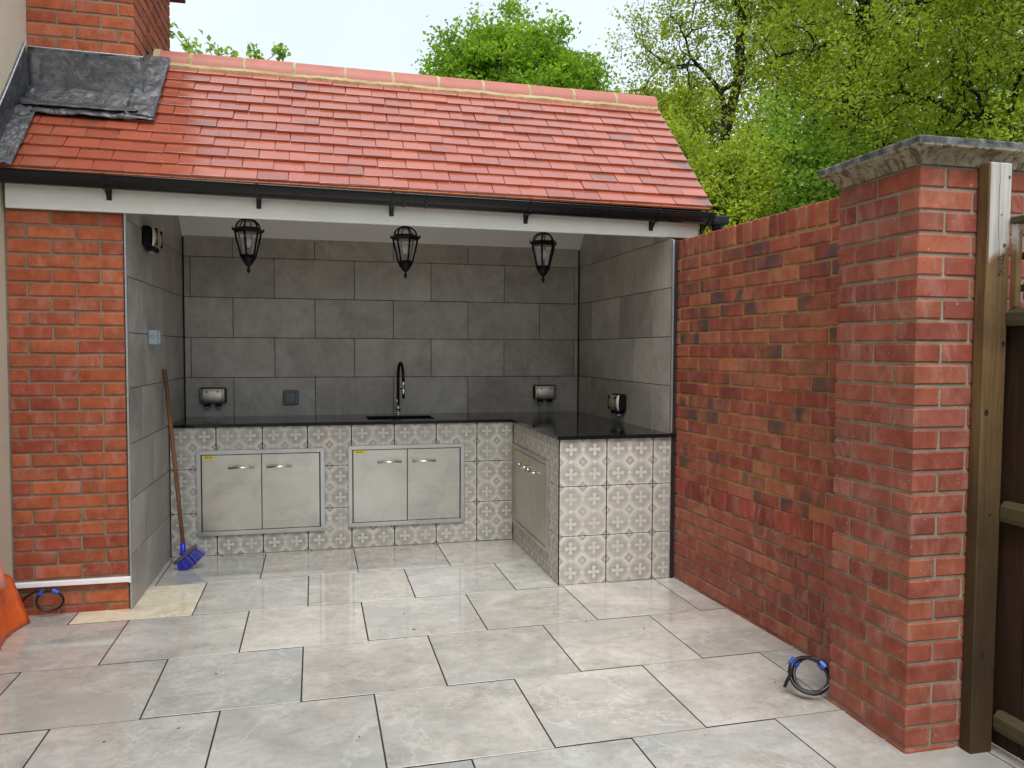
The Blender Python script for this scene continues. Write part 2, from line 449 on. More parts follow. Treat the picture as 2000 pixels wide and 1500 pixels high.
M_brick_pier = m_brick('brick_red_smooth', .62)
M_brick_wall = m_brick('brick_multi_flashed', .5)
M_brick_left = m_brick('brick_red_new', .62)
M_mort = m_mortar('mortar_buff_grey', (.17, .14, .10), (.30, .26, .19))
M_mort_y = m_mortar('mortar_ochre', (.26, .165, .06), (.44, .31, .13))
M_mort_pier = m_mortar('mortar_grey', (.215, .185, .135), (.37, .325, .25))
M_floor = m_floor(); M_walltile = m_walltile(); M_pat = m_pattern(); M_roof = m_rooftile(); M_lead = m_lead(); M_lead2 = m_lead(.2)
M_grout = m_plain('dark_grout', (.035, .03, .032), .9, spec=.2)
M_seal = m_plain('black_sealant', (.012, .012, .014), .6)
M_trim = m_plain('grey_metal_trim', (.42, .43, .45), .35, .6)
M_white = m_plain('white_fascia_paint', (.86, .85, .80), .38, var=.05, sc=6)
M_pvc = m_plain('white_pvc', (.88, .89, .90), .3, var=.02)
M_ceil = m_plain('white_ceiling_plaster', (.80, .79, .765), .9, var=.03, sc=3)
M_gutter = m_plain('black_plastic', (.008, .008, .009), .22, var=.2, sc=25, spec=.3)
M_black = m_plain('black_metal', (.005, .005, .006), .45, var=.2, spec=.2)
M_rubber = m_plain('black_cable', (.006, .006, .007), .35, var=.2)
M_granite = None
def m_granite():
    t = NT('black_granite'); p = t.pos(); n = t.noise(p, 260, 3, .7); v = t.voro(p, 140)
    c = t.ramp(n, (.55, (.006, .006, .007)), (.72, (.03, .03, .034))); c = t.mix(t.step(v, .05, .12, .5, 0), c, (.06, .06, .065))
    t.fin(c, t.step(t.noise(p, 5, 4), .3, .7, .06, .14), None, None, .5); return t.m
M_granite = m_granite()
M_steel = m_steel('brushed_steel', .34, (.58, .555, .505)); M_chrome = m_steel('polished_chrome', .12, (.80, .80, .80)); M_steelf = m_steel('steel_frame', .40, (.56, .56, .55))
M_pewter = m_steel('pewter_cover', .50, (.80, .75, .66))
M_gswitch = m_plain('blue_grey_plastic', (.15, .19, .20), .45, var=.04)
M_lswitch = m_plain('pale_grey_plastic', (.36, .44, .48), .4, var=.04)
M_gcap = m_plain('translucent_grey_rubber', (.20, .24, .25), .4)
M_bead = m_plain('pale_sealant', (.55, .60, .62), .6, var=.3, sc=60)
M_yellow = m_plain('yellow_label', (.80, .62, .04), .45, var=.02)
M_ink = m_plain('black_ink', (.02, .018, .015), .5)
M_handle = m_wood('broom_handle_wood', (.16, .075, .035), (.27, .135, .065), (.07, .03, .015), None, (9, 9, .8))
M_blue = m_plain('blue_plastic', (.012, .03, .55), .35, var=.1)
M_brist = m_plain('blue_bristle', (.018, .02, .36), .4, var=.35, sc=60)
M_block = m_wood('brush_block_wood', (.07, .055, .045), (.13, .105, .085), (.03, .025, .02), None, (3, 9, 9))
M_tape = m_plain('blue_tape', (.02, .09, .50), .3, var=.25, sc=50)
M_glass = m_glass()
M_bulb = m_plain('pearl_bulb', (.75, .75, .72), .2)
def m_render():
    t = NT('cream_render'); p = t.pos(); n = t.noise(p, 90, 5, .7); n1 = t.noise(p, 1.5, 4)
    t.fin(t.ramp(n1*.7+n*.3, (.3, (.68, .595, .455)), (.7, (.80, .72, .57))), .95, t.bump(n, .8, .01), None, .2); return t.m
M_render = m_render()
def m_shovel():
    t = NT('orange_plastic'); p = t.coord('Object'); n = t.noise(p, 16, 5, .6, .5); n2 = t.noise(p, 75, 4, .75)
    c = t.ramp(n, (.3, (.74, .115, .018)), (.6, (.86, .16, .03)), (.8, (.92, .30, .12)))
    c = t.mix(t.step(n2, .66, .72, 0, .8), c, (.10, .04, .02)); t.fin(c, .38, t.bump(n, .1, .004), None, .5); return t.m
M_shovel = m_shovel()
def m_pink():
    t = NT('faded_orange_plastic'); p = t.coord('Object'); n = t.noise(p, 16, 5, .6, .5)
    t.fin(t.ramp(n, (.3, (.80, .22, .15)), (.7, (.86, .36, .27))), .4); return t.m
M_pink = m_pink()
M_stone = m_stone()
M_post = m_wood('weathered_post_wood', (.115, .066, .026), (.22, .135, .058), (.045, .026, .012), 1.72, (7, 7, .5), .12, foot_dark=(.45, 1.55))
M_fence = m_wood('dark_fence_wood', (.024, .011, .005), (.050, .023, .010), (.009, .005, .003), None, (7, 7, .5), .0)
M_rail = m_wood('green_stained_rail', (.055, .044, .020), (.10, .080, .038), (.05, .04, .02), None, (7, .5, 7), .5)
M_bark = m_plain('oak_bark', (.032, .027, .019), .95, var=.5, sc=9, bump=.6, spec=.1)
M_ridge = m_plain('clay_ridge', (.40, .135, .095), .5, var=.10, sc=7, spec=.4)
M_ridgemort = m_mortar('ridge_mortar', (.34, .26, .13), (.56, .46, .27))

# ------------------------------------------------------------------ brick laying
_bm = {}
def brick_mesh(L, D, H, mat, c=.0045):
    k = (round(L, 3), round(D, 3), round(H, 3), mat.name, random.randrange(5))
    if k not in _bm:
        m = MB(); m.box(-L/2, L/2, -D/2, D/2, -H/2, H/2, c, .0012); _bm[k] = m.mesh('brick', mat)
    return _bm[k]
PAL_PIER = [(.285, .076, .043), (.255, .066, .042), (.32, .092, .050), (.235, .062, .043), (.275, .084, .057), (.25, .060, .036)]
PAL_LEFT = [(.37, .088, .034), (.34, .078, .032), (.41, .108, .042), (.31, .064, .032), (.38, .096, .038)]
PAL_WALL = [(.30, .082, .042), (.265, .060, .036), (.345, .112, .052), (.24, .054, .037), (.31, .094, .053), (.285, .064, .035)]
def brick(parent, mat, pal, c, L, D, H, ang=0., dark=0., out=None):
    col = random.choice(pal); k = random.uniform(.84, 1.14); col = tuple(x*k for x in col)
    M = Matrix.Translation(c) @ Matrix.Rotation(ang+random.uniform(-.004, .004), 4, 'Z') @ Matrix.Rotation(random.uniform(-.003, .003), 4, 'Y')
    return inst('brick', brick_mesh(L, D, H, mat), parent, M, (*col, 1-dark))

FZ = .008
# ------------------------------------------------------------------ ground and patio
MB().box(-300, 300, -300, 300, -.5, -.06).build('ground', m_plain('grass_earth', (.05, .065, .025), .95, var=.5, sc=3), kind='structure')
patio = MB().box(-3.4, 2.6, -6.4, 1.9, -.055, FZ-.0009).build('patio', M_grout, kind='structure')
tw = .5989; gj = .0056
slab_me = MB().box(-(tw-gj)/2, (tw-gj)/2, -(tw-gj)/2, (tw-gj)/2, -.018, 0, .0012).mesh('paving_slab', M_floor)
ang = .0228
for j in range(-4, 11):
    for i in range(-8, 5):
        off = .5 if j % 2 else 0.
        cx = .0268+(i+off)*tw; cyy = -.0176-(j-.5)*.6+ang*cx
        if not (-3.35 < cx < 2.5 and -6.3 < cyy < 1.85): continue
        g = random.uniform(.92, 1.06); wc = random.uniform(-.035, .03)
        col = (g+wc, g, g-wc*.9, 1)
        if j == 0 and abs(cx-(-2.37)) < .35 and False: pass
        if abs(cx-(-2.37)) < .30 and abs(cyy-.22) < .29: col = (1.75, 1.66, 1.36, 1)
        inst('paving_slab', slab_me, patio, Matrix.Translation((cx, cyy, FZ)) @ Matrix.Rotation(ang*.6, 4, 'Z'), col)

dbm = MB()
for k in range(26):
    x_, y_ = random.uniform(-2.2, .6), random.uniform(-2.2, .9); a_ = random.uniform(0, 6.3); L_ = random.uniform(.003, .011)
    dx, dy = math.cos(a_)*L_, math.sin(a_)*L_; w_ = random.uniform(.25, .6)
    dbm.add([(x_-dx, y_-dy, FZ+.0006), (x_+dy*w_, y_-dx*w_, FZ+.003), (x_+dx, y_+dy, FZ+.0012), (x_-dy*w_, y_+dx*w_, FZ+.0025)], [(0, 1, 2, 3)])
lit_ = dbm.build('leaf_litter', m_plain('dry_debris', (.05, .035, .02), .9), kind='stuff', fix=False)
tagtop(lit_, 'tiny dark bits of debris scattered over the pale paving', 'debris')

# ------------------------------------------------------------------ kitchen building
XL, XR, YF, YB = -2.398, .715, .119, 1.792
kit = thing('garden_kitchen', 'brick garden kitchen shelter with red tiled roof and open tiled interior', 'building', (-.9, .9, 0))
T = .3035; TB = .6035
lwall = MB().box(-3.25, XL-.016, YF+.006, 1.95, -.03, 2.30).build('brick_wall', M_mort, kit, label='left brick wall with buff mortar')
# left brick pier, courses measured down from the fascia
z = .047-.075; n = 0; x0, x1 = -2.972, XL-.0165
while z < 2.22:
    zc = z+.0375
    par = n % 2
    cuts = [-2.645, -2.88] if par else [-2.528, -2.762]
    edges = [x0-.005]+sorted(cuts)+[x1+.005]
    for a, b in zip(edges[:-1], edges[1:]):
        a2, b2 = a+.005, b-.005; 
        if b2-a2 < .02: continue
        brick(lwall, M_brick_left, PAL_LEFT, ((a2+b2)/2, YF+.05+random.uniform(-.0015, .0015), zc), b2-a2, .10, .0645)
    z += .0752; n += 1
MB().box(XL-.0155, XL-.0085, YF-.002, YF+.03, 0, 2.15).build('sealant_joint', M_seal, kit)
MB().box(XL-.008, XL+.001, YF-.014, YF+.01, FZ, 2.15).build('tile_edge_trim', M_trim, kit, label='grey metal tile trim at the left corner')

def tile_mesh(poly, fn, mat, th=.009, c=.0012):
    m = MB(); m.prism(poly, fn, 0, th, c); me = m.mesh('tile', mat)
    import bmesh
    b = bmesh.new(); b.from_mesh(me); bmesh.ops.recalc_face_normals(b, faces=b.faces); b.to_mesh(me); b.free(); return me
g2 = .0022
# back wall
bwall = MB().box(XL-.02, XR+.02, YB+.006, 1.95, -.03, 2.42).build('tiled_wall', M_grout, kit, label='back wall of large dark grey tiles')
rows = [(3*T, 4*T, .5), (4*T, 5*T, 0), (5*T, 6*T, .5), (6*T, 7*T, 0), (7*T, 2.30, .5)]
def tile_rows(parent, rows, u0, u1, start, topfn, place, mat):
    for za, zb, off in rows:
        k = -4
        while True:
            a = start+(k+off)*TB; b = a+TB; k += 1
            if a > u1: break
            a = max(a, u0); b = min(b, u1)
            if b-a < .012: continue
            poly = [(a+g2, za+g2), (b-g2, za+g2), (b-g2, zb-g2), (a+g2, zb-g2)]
            for (ca, cb, cc) in topfn: poly = clip(poly, ca, cb, cc)
            if len(poly) < 3: continue
            cx = sum(p[0] for p in poly)/len(poly); cz = sum(p[1] for p in poly)/len(poly)
            loc = [(p[0]-cx, p[1]-cz) for p in poly]
            me = tile_mesh(loc, lambda u, v, d: (u, d, v), mat)
            inst('tile', me, parent, place(cx, cz))
tile_rows(bwall, rows, XL+.008, XR-.008, -2.346, [], lambda u, z: Matrix.Translation((u, YB, z)), M_walltile)
# side walls (gable-shaped at the back, following the ceiling)
ctop = [(1.0, 1.0, YB+2.268)]
lin = MB()
for (nm, X, sgn, y0, st, thk) in (('l', XL, 1, YF-.012, .127, .03), ('r', XR, -1, -.006, .272, .04)):
    xb = X-sgn*.009
    top = 2.60 if sgn == 1 else 2.60
    prof = [(y0+.006, -.03), (YB+.02, -.03), (YB+.02, 2.27), (1.45, 2.62), (.30, 2.62), (.13, 2.34), (.13, 2.115), (y0+.006, 2.115)]
    m = MB(); m.prism(prof, lambda u, v, d: (d, u, v), xb, xb-sgn*(.0035 if sgn == 1 else .03))
    wl_ = m.build('tiled_wall', M_grout, kit, label='%s side wall of large dark grey tiles' % ('left' if sgn == 1 else 'right'))
    rr = [(0+FZ, T, 0), (T, 2*T, .5), (2*T, 3*T, 0), (3*T, 4*T, .5), (4*T, 5*T, 0), (5*T, 6*T, .5), (6*T, 7*T, 0), (7*T, 8*T, .5)]
    if sgn == 1:
        st = .135
        pl = lambda u, z: Matrix.Translation((XL, u, z)) @ Matrix.Rotation(PI/2, 4, 'Z')
        tile_rows(wl_, rr, y0, YB-.004, st, ctop+[(-.25, 1., 2.128)], pl, M_walltile)
    else:
        st = .272
        pl = lambda u, z: Matrix.Translation((XR, u, z)) @ Matrix.Rotation(-PI/2, 4, 'Z')
        # rotated by -90 degrees local x runs toward -Y: mirror
        def pr_rows(parent, rows):
            for za, zb, off in rows:
                k = -3
                while True:
                    a = st+(k+(.5 if off == 0 else 0.))*TB; b = a+TB; k += 1
                    if a > YB-.004: break
                    a = max(a, y0); b = min(b, YB-.004)
                    if b-a < .012: continue
                    poly = [(a+g2, za+g2), (b-g2, za+g2), (b-g2, zb-g2), (a+g2, zb-g2)]
                    for c_ in ctop+[(-.25, 1., 2.117)]: poly = clip(poly, *c_)
                    if len(poly) < 3: continue
                    cy = sum(p[0] for p in poly)/len(poly); cz = sum(p[1] for p in poly)/len(poly)
                    loc = [(-(p[0]-cy), p[1]-cz) for p in poly][::-1]
                    me = tile_mesh(loc, lambda u, v, d: (u, d, v), M_walltile)
                    inst('tile', me, parent, Matrix.Translation((XR, cy, cz)) @ Matrix.Rotation(-PI/2, 4, 'Z'))
        pr_rows(wl_, rr)
MB().box(XR+.0, XR+.011, -.014, .001, FZ+.915, 2.112).build('tile_edge_trim', M_trim, kit, label='grey metal tile trim at the right corner')
MB().box(XR+.0115, XR+.030, -.010, .02, FZ, 2.112).build('sealant_joint', M_seal, kit)
# right masonry behind the garden wall
rwall = MB().box(XR+.042, .92, .155, 1.95, -.03, 2.42).build('brick_wall', M_mort, kit, label='right end brick wall behind the garden wall')
z = 2.10-.0375-.075*26
while z < 2.4:
    if z > 1.9:
        for a, b in ((XR+.042, XR+.15), (XR+.16, .918)): brick(rwall, M_brick_left, PAL_LEFT, ((a+b)/2, .152+.045, z), b-a, .10, .0645)
    z += .075
# ceiling: a vaulted lining
cp = [(.12, 2.20), (.12, 2.33), (.82, 3.03), (1.02, 3.03), (YB+.01, 2.268), (YB+.01, 2.30), (1.04, 3.06), (.80, 3.06), (.09, 2.36), (.09, 2.20)]
m = MB(); 
for a, b in zip(cp[:5], [cp[9], cp[8], cp[7], cp[6], cp[5]]): pass
ou = [cp[9], cp[8], cp[7], cp[6], cp[5]]
for i in range(4):
    q = [cp[i], cp[i+1], ou[i+1], ou[i]]
    m.prism(q, lambda u, v, d: (d, u, v), XL-.008, XR+.008)
m.build('ceiling', M_ceil, kit, label='sloping white plaster ceiling')
MB().box(XL-.02, XR+.02, .115, .165, 2.172, 2.30, .003).build('lintel_board', M_white, kit)
# fascia, slightly out of level as built
def skewbox(x0, x1, y0, y1, z0a, z0b, z1a, z1b):
    v = [(x0, y0, z0a), (x1, y0, z0b), (x1, y1, z0b), (x0, y1, z0a), (x0, y0, z1a), (x1, y0, z1b), (x1, y1, z1b), (x0, y1, z1a)]
    f = [(0, 1, 5, 4), (1, 2, 6, 5), (2, 3, 7, 6), (3, 0, 4, 7), (0, 3, 2, 1), (4, 5, 6, 7)]
    return MB().add(v, f)
fas = skewbox(-2.963, .934, .088, .112, 2.155, 2.141, 2.33, 2.30).build('fascia_board', M_white, kit)
bv = fas.modifiers.new('bevel', 'BEVEL'); bv.width = .004; bv.segments = 2
# gutter
def gz(x): return 2.329-(x+2.92)*.0122
def gutter_ring(x, r, yc=.012, a0=PI, a1=2*PI, n=12):
    return [(x, yc+r*math.cos(a0+(a1-a0)*i/n), gz(x)-.004+r*1.05*math.sin(a0+(a1-a0)*i/n)) for i in range(n+1)]
def gutter_piece(m, xa, xb, r0, r1):
    R = [gutter_ring(xa, r0)+gutter_ring(xa, r1)[::-1], gutter_ring(xb, r0)+gutter_ring(xb, r1)[::-1]]
    n = len(R[0]); f = [(i, (i+1) % n, n+(i+1) % n, n+i) for i in range(n)]+[tuple(range(n)), tuple(range(2*n-1, n-1, -1))]
    m.add(R[0]+R[1], f, False)
gm = MB(); gutter_piece(gm, -2.978, .985, .058, .0545)
x = .985; gm.tube([(-2.978, -.046, gz(-2.978)-.003), (.985, -.046, gz(.985)-.003)], .0045, 8)
gut = gm.build('gutter', M_gutter, kit)
for q in gut.data.polygons: q.use_smooth = False
brm = MB()
pts = [(-.024, -.054, .006), (-.024, -.062, -.012)]
for i in range(9):
    a = PI+PI*i/8; pass
def bracket_mesh():
    m = MB(); r0, r1 = .0585, .064; R = []
    for x in (-.009, .009):
        R.append([(x, .012+r0*math.cos(PI+.95*PI*i/10), -.004+r0*1.05*math.sin(PI+.95*PI*i/10)) for i in range(11)]
                 + [(x, .012+r1*math.cos(PI+.95*PI*i/10), -.004+r1*1.05*math.sin(PI+.95*PI*i/10)) for i in range(10, -1, -1)])
    n = len(R[0]); m.add(R[0]+R[1], [(i, (i+1) % n, n+(i+1) % n, n+i) for i in range(n)]+[tuple(range(n)), tuple(range(2*n-1, n-1, -1))])
    m.prism([(.02, -.062), (.086, -.105), (.086, -.05), (.06, -.035)], lambda u, v, d: (d, u, v), -.008, .008)
    m.box(-.013, .013, .080, .0875, -.11, -.02, .002)
    m.box(-.009, .009, -.054, -.040, -.006, .004, .002)
    return m
bme = bracket_mesh().mesh('gutter_bracket', M_gutter)
for bx in (-2.47, -1.715, -.99, -.195, .61, .955):
    inst('gutter_bracket', bme, gut, Matrix.Translation((bx, 0, gz(bx))))
um = MB()
for dx in (0, .125):
    r0, r1 = .0585, .0625; R = []
    for x in (dx-.007, dx+.007):
        R.append([(x, .012+r0*math.cos(PI+PI*i/10), -.004+r0*1.05*math.sin(PI+PI*i/10)) for i in range(11)]+[(x, .012+r1*math.cos(PI+PI*i/10), -.004+r1*1.05*math.sin(PI+PI*i/10)) for i in range(10, -1, -1)])
    n = len(R[0]); um.add(R[0]+R[1], [(i, (i+1) % n, n+(i+1) % n, n+i) for i in range(n)]+[tuple(range(n)), tuple(range(2*n-1, n-1, -1))])
    um.box(dx-.008, dx+.008, -.05, -.036, -.004, .006, .002); um.box(dx-.005, dx+.005, -.052, -.044, -.078, -.05)
inst('gutter_union', um.mesh('gutter_union', M_gutter), gut, Matrix.Translation((-.93, 0, gz(-.93))))
dm = MB(); dm.tube([(1.03, .03, 2.27), (1.035, .035, 2.20), (1.06, .08, 2.12), (1.06, .09, .05)], .034, 14); dm.box(.965, 1.085, -.04, .08, 2.215, 2.272, .012)
dm.build('downpipe', M_gutter, kit, label='black rainwater outlet and downpipe behind the wall end')

# roof
ta = .0068; sl = math.radians(45.3)
Ax = Vector((1, 0, -ta)).normalized(); Bx = Vector((0, math.cos(sl), math.sin(sl))); Nx = Ax.cross(Bx).normalized()
O = Vector((0, -.030, 2.302+ta*.95))
def rp(x, s, h=0.): return O+Ax*x+Bx*s+Nx*h
def roofM(x, s, h, tilt=0., rz=0.):
    M = Matrix(((Ax.x, Bx.x, Nx.x, 0), (Ax.y, Bx.y, Nx.y, 0), (Ax.z, Bx.z, Nx.z, 0), (0, 0, 0, 1)))
    return Matrix.Translation(rp(x, s, h)) @ M @ Matrix.Rotation(rz, 4, 'Z') @ Matrix.Rotation(-tilt, 4, 'X')
SR = 1.325      # slope length to the ridge line
RV = .966       # verge
dk = MB()
p = [rp(-2.985, .06, -.035), rp(RV-.03, .06, -.035), rp(RV-.03, SR, -.035), rp(-2.985, SR, -.035)]
q = [v-Nx*.03 for v in p]; dk.add(p+q, [(0, 1, 2, 3), (7, 6, 5, 4), (0, 4, 5, 1), (1, 5, 6, 2), (2, 6, 7, 3), (3, 7, 4, 0)])
yb_, zb_ = rp(0, SR).y, 0
for (xa, xb) in ((-2.985, RV-.03),):     # rear slope
    a = rp(xa, SR, -.01); b = rp(xb, SR, -.01); c = Vector((xb, 2.10, b.z-(2.10-b.y)*1.01)); d = Vector((xa, 2.10, a.z-(2.10-a.y)*1.01))
    q = [v-Vector((0, .02, .03)) for v in (a, b, c, d)]; dk.add([a, b, c, d]+q, [(0, 1, 2, 3), (7, 6, 5, 4), (0, 4, 5, 1), (1, 5, 6, 2), (2, 6, 7, 3), (3, 7, 4, 0)])
# gable infill under the verge
gb = MB(); gb.prism([(.16, 2.30), (2.02, 2.16), (.905, 3.16)], lambda u, v, d: (d, u, v), .80, .90)
roof = dk.build('roof', m_plain('roof_underlay', (.10, .05, .04), .9), kit, label='red clay plain tile roof')
gb.build('gable_infill', M_mort, kit)
RW = .1625
def rtile_mesh(w, L=.185): return MB().box(-w/2, w/2, 0, L, -.0145, 0, .0015, .0004).mesh('roof_tile', M_roof)
rt = [rtile_mesh(RW-.0025) for _ in range(5)]; rt15 = rtile_mesh(RW*1.5-.0025); rt05 = rtile_mesh(RW*.52)
PAL_R = [(.36, .088, .047), (.34, .082, .045), (.385, .098, .053), (.31, .072, .041), (.35, .086, .048)]
def flash_block(x, s):
    """area covered by lead and chimney"""
    if x < -2.96 and False: return True
    return s > .50 and x < -2.30
for r in range(12):
    s0 = .006+r*.1005
    right = RV
    odd = r % 2
    if odd == 0:
        M = roofM(right-RW*.75, s0, .026, .12+random.uniform(-.01, .01)); o = inst('roof_tile', rt15, roof, M, (*random.choice(PAL_R), .25 if r in (0, 4, 6, 9) else .9)); right -= RW*1.5
    x = right-RW/2
    while x > -3.05:
        if x-RW/2 > -3.05 and not flash_block(x+RW*.5, s0+.02):
            lift = random.uniform(-.0022, .0022)
            M = roofM(x+random.uniform(-.0012, .0012), s0+random.uniform(-.0025, .0025), .026+lift, .12+random.uniform(-.012, .012), random.uniform(-.007, .007))
            k = random.uniform(.9, 1.08); col = tuple(c*k for c in random.choice(PAL_R))
            dark = 0 if random.random() < .93 else .5
            inst('roof_tile', random.choice(rt), roof, M, (*col, 1-dark))
        x -= RW
# under-eave course
x = RV-RW*.6
while x > -2.93:
    M = roofM(x, -.004, .012, .10, random.uniform(-.006, .006)); inst('roof_tile', rt[0], roof, M, (.46, .15, .07, 1)); x -= RW*1.0
# ridge
ry, rz0 = rp(0, SR).y, rp(0, SR).z
rj = [-2.37, -2.169, -1.851, -1.546, -1.225, -.917, -.615, -.307, .02, .338, .653, .962]
def rz_(x): return rp(x, SR).z-.078
for a, b in zip(rj[:-1], rj[1:]):
    m = MB(); R = []; rr_ = .113+random.uniform(-.0015, .0015)
    a2, b2 = a+.010, b-.010 if b < .96 else b
    ring = lambda x, r, n=14: [(x, ry+r*math.cos(PI*i/n), rz_(x)+r*math.sin(PI*i/n)) for i in range(n+1)]
    secs = [ring(a2, rr_)+ring(a2, rr_-.014)[::-1], ring(b2, rr_)+ring(b2, rr_-.014)[::-1]]
    n = len(secs[0]); m.add(secs[0]+secs[1], [(i, (i+1) % n, n+(i+1) % n, n+i) for i in range(n)], True)
    m.add(secs[0], [tuple(range(n))]); m.add(secs[1], [tuple(range(n-1, -1, -1))])
    o = m.build('ridge_tile', M_ridge, roof)
    es = o.modifiers.new('edge', 'EDGE_SPLIT'); es.split_angle = math.radians(40)
# mortar: uneven bed below the ridge and joints between the tiles
m = MB(); xs = np.arange(-2.385, .957, .02); rows_ = []
for x in xs:
    e = .004*math.sin(x*13)+random.uniform(-.0035, .0035)
    rows_.append([(x, ry-.108, rz_(x)+.012+e*.5), (x, ry-.119, rz_(x)+.003+e*.4), (x, ry-.128-e*.3, rz_(x)-.012+e*.6), (x, ry-.124, rz_(x)-.028+e*.6), (x, ry-.06, rz_(x)-.05)])
vs = [p for r in rows_ for p in r]; n = 5
m.add(vs, [(i*n+k, (i+1)*n+k, (i+1)*n+k+1, i*n+k+1) for i in range(len(rows_)-1) for k in range(n-1)], False)
for jx in rj[1:-1]:
    v = []
    for i in range(17):
        a = PI*i/16; r1 = .1145+random.uniform(-.0015, .001); wob = random.uniform(-.004, .004)
        for dx in (-.016, -.006, .006, .016):
            v.append((jx+dx+wob, ry+(r1-(.006 if abs(dx) > .01 else 0))*math.cos(a), rz_(jx)+(r1-(.006 if abs(dx) > .01 else 0))*math.sin(a)))
    m.add(v, [(i*4+k, i*4+k+1, (i+1)*4+k+1, (i+1)*4+k) for i in range(16) for k in range(3)], False)
v = []
for i in range(17):
    a = PI*i/16
    for dx, rr2 in ((-.022, .105), (-.018, .117), (.016, .117), (.02, .11)): v.append((-2.365+dx, ry+rr2*math.cos(a), rz_(-2.365)+rr2*math.sin(a)))
m.add(v, [(i*4+k, i*4+k+1, (i+1)*4+k+1, (i+1)*4+k) for i in range(16) for k in range(3)], False)
m.build('ridge_mortar', M_ridgemort, roof, fix=False)

# lead flashing pieces: crumpled sheets of real thickness
def lead_sheet(name, fn, nu, nv, amp, parent, th=.004, label=None):
    f0 = np.random.RandomState(len(name)+nu*7+nv); ph = f0.rand(8)*6.28
    V = []
    for i in range(nu+1):
        for j in range(nv+1):
            u, v = i/nu, j/nv; p, nrm = fn(u, v)
            w_ = math.sin(u*17+ph[0]+v*9)*.35+math.sin(v*23+ph[1]-u*12)*.3+math.sin((u+v)*41+ph[2])*.25+f0.uniform(-.5, .5)
            V.append(Vector(p)+Vector(nrm)*amp*w_*1.5)
    m = MB(); m.add(V, [(i*(nv+1)+j, (i+1)*(nv+1)+j, (i+1)*(nv+1)+j+1, i*(nv+1)+j+1) for i in range(nu) for j in range(nv)], True)
    o = m.build(name, M_lead, parent, fix=False, label=label)
    so = o.modifiers.new('thick', 'SOLIDIFY'); so.thickness = th; so.offset = 1
    return o
def lerp(a, b, t): return tuple(a[k]+(b[k]-a[k])*t for k in range(3))
def quad(p00, p10, p01, p11):
    n = (Vector(p10)-Vector(p00)).cross(Vector(p01)-Vector(p00)).normalized()
    return lambda u, v: (lerp(lerp(p00, p10, u), lerp(p01, p11, u), v), n)
HS = .040
YC = .502; CXr = -2.425
def roofz(x, y, h=HS):     # point on roof at given y
    s = (y-O.y)/math.cos(sl); return tuple(rp(x, s, h))
# under strip lying on the tiles, below the apron
lead_sheet('lead_flashing', quad(tuple(rp(-2.96, .49, .036)), tuple(rp(-2.285, .49, .040)), tuple(rp(-2.96, .74, .05)), tuple(rp(-2.285, .74, .048))), 26, 8, .0055, kit, label='crumpled lead strip under the chimney apron')
# right of chimney
lead_sheet('lead_flashing', quad(tuple(rp(-2.44, .52, .052)), tuple(rp(-2.285, .52, .044)), tuple(rp(-2.44, 1.22, .052)), tuple(rp(-2.285, 1.22, .044))), 8, 26, .0055, kit, label='crumpled lead strip up the right side of the chimney')
# along the rendered wall, lying on tiles
lead_sheet('lead_flashing', quad(tuple(rp(-2.975, -.02, .05)), tuple(rp(-2.875, -.02, .036)), tuple(rp(-2.975, .62, .05)), tuple(rp(-2.875, .62, .040))), 6, 26, .006, kit, label='lead strip lying on the tiles against the rendered wall')
# on the wall face
lead_sheet('lead_flashing', quad((-2.968, -.10, 2.30), (-2.972, -.10, 2.47), (-2.968, .50, 2.86), (-2.972, .455, 3.13)), 6, 26, .0045, kit, label='lead upstand on the cream rendered wall')
# apron on the chimney front, folded out over the roof
def apron(u, v):
    x = -2.975+u*(.60-.01)+.012*math.sin(v*2)
    if v < .60:
        t = v/.60; return ((x, YC-.012-.004*t, 3.115-t*.245), (0, -1, 0))
    t = (v-.60)/.40
    a = Vector((x, YC-.016, 2.87)); b = Vector(roofz(x, YC-.155, .062)); p = a.lerp(b, t); return ((p.x, p.y, p.z), (0, -.7, .7))
lead_sheet('lead_flashing', apron, 26, 20, .0025, kit, th=.005, label='smooth lead apron over the chimney front').data.materials[0] = M_lead2
for pp in ([(-2.972, YC-.020, 3.117), (-2.70, YC-.019, 3.114), (-2.375, YC-.018, 3.112)], [(-2.968, .452, 3.132), (-2.968, .18, 2.80), (-2.968, -.10, 2.472)]):
    MB().tube(pp, .0035, 6).build('pale_sealant_bead', M_bead, kit)

# white plastic trunking round the wall foot
tk = thing('plastic_trunking', 'white plastic trunking strip along the foot of the left brick wall', 'trunking', (-2.7, .1, .18))
MB().box(-2.978, XL-.006, .092, .118, .163, .190, .003).build('long_section', M_pvc, tk)
MB().box(-2.979, -2.955, -.9, .091, .163, .190, .003).build('return_section', M_pvc, tk)
MB().box(XL-.012, XL-.001, .089, .1035, .160, .193, .002).build('end_cap', M_pvc, tk)

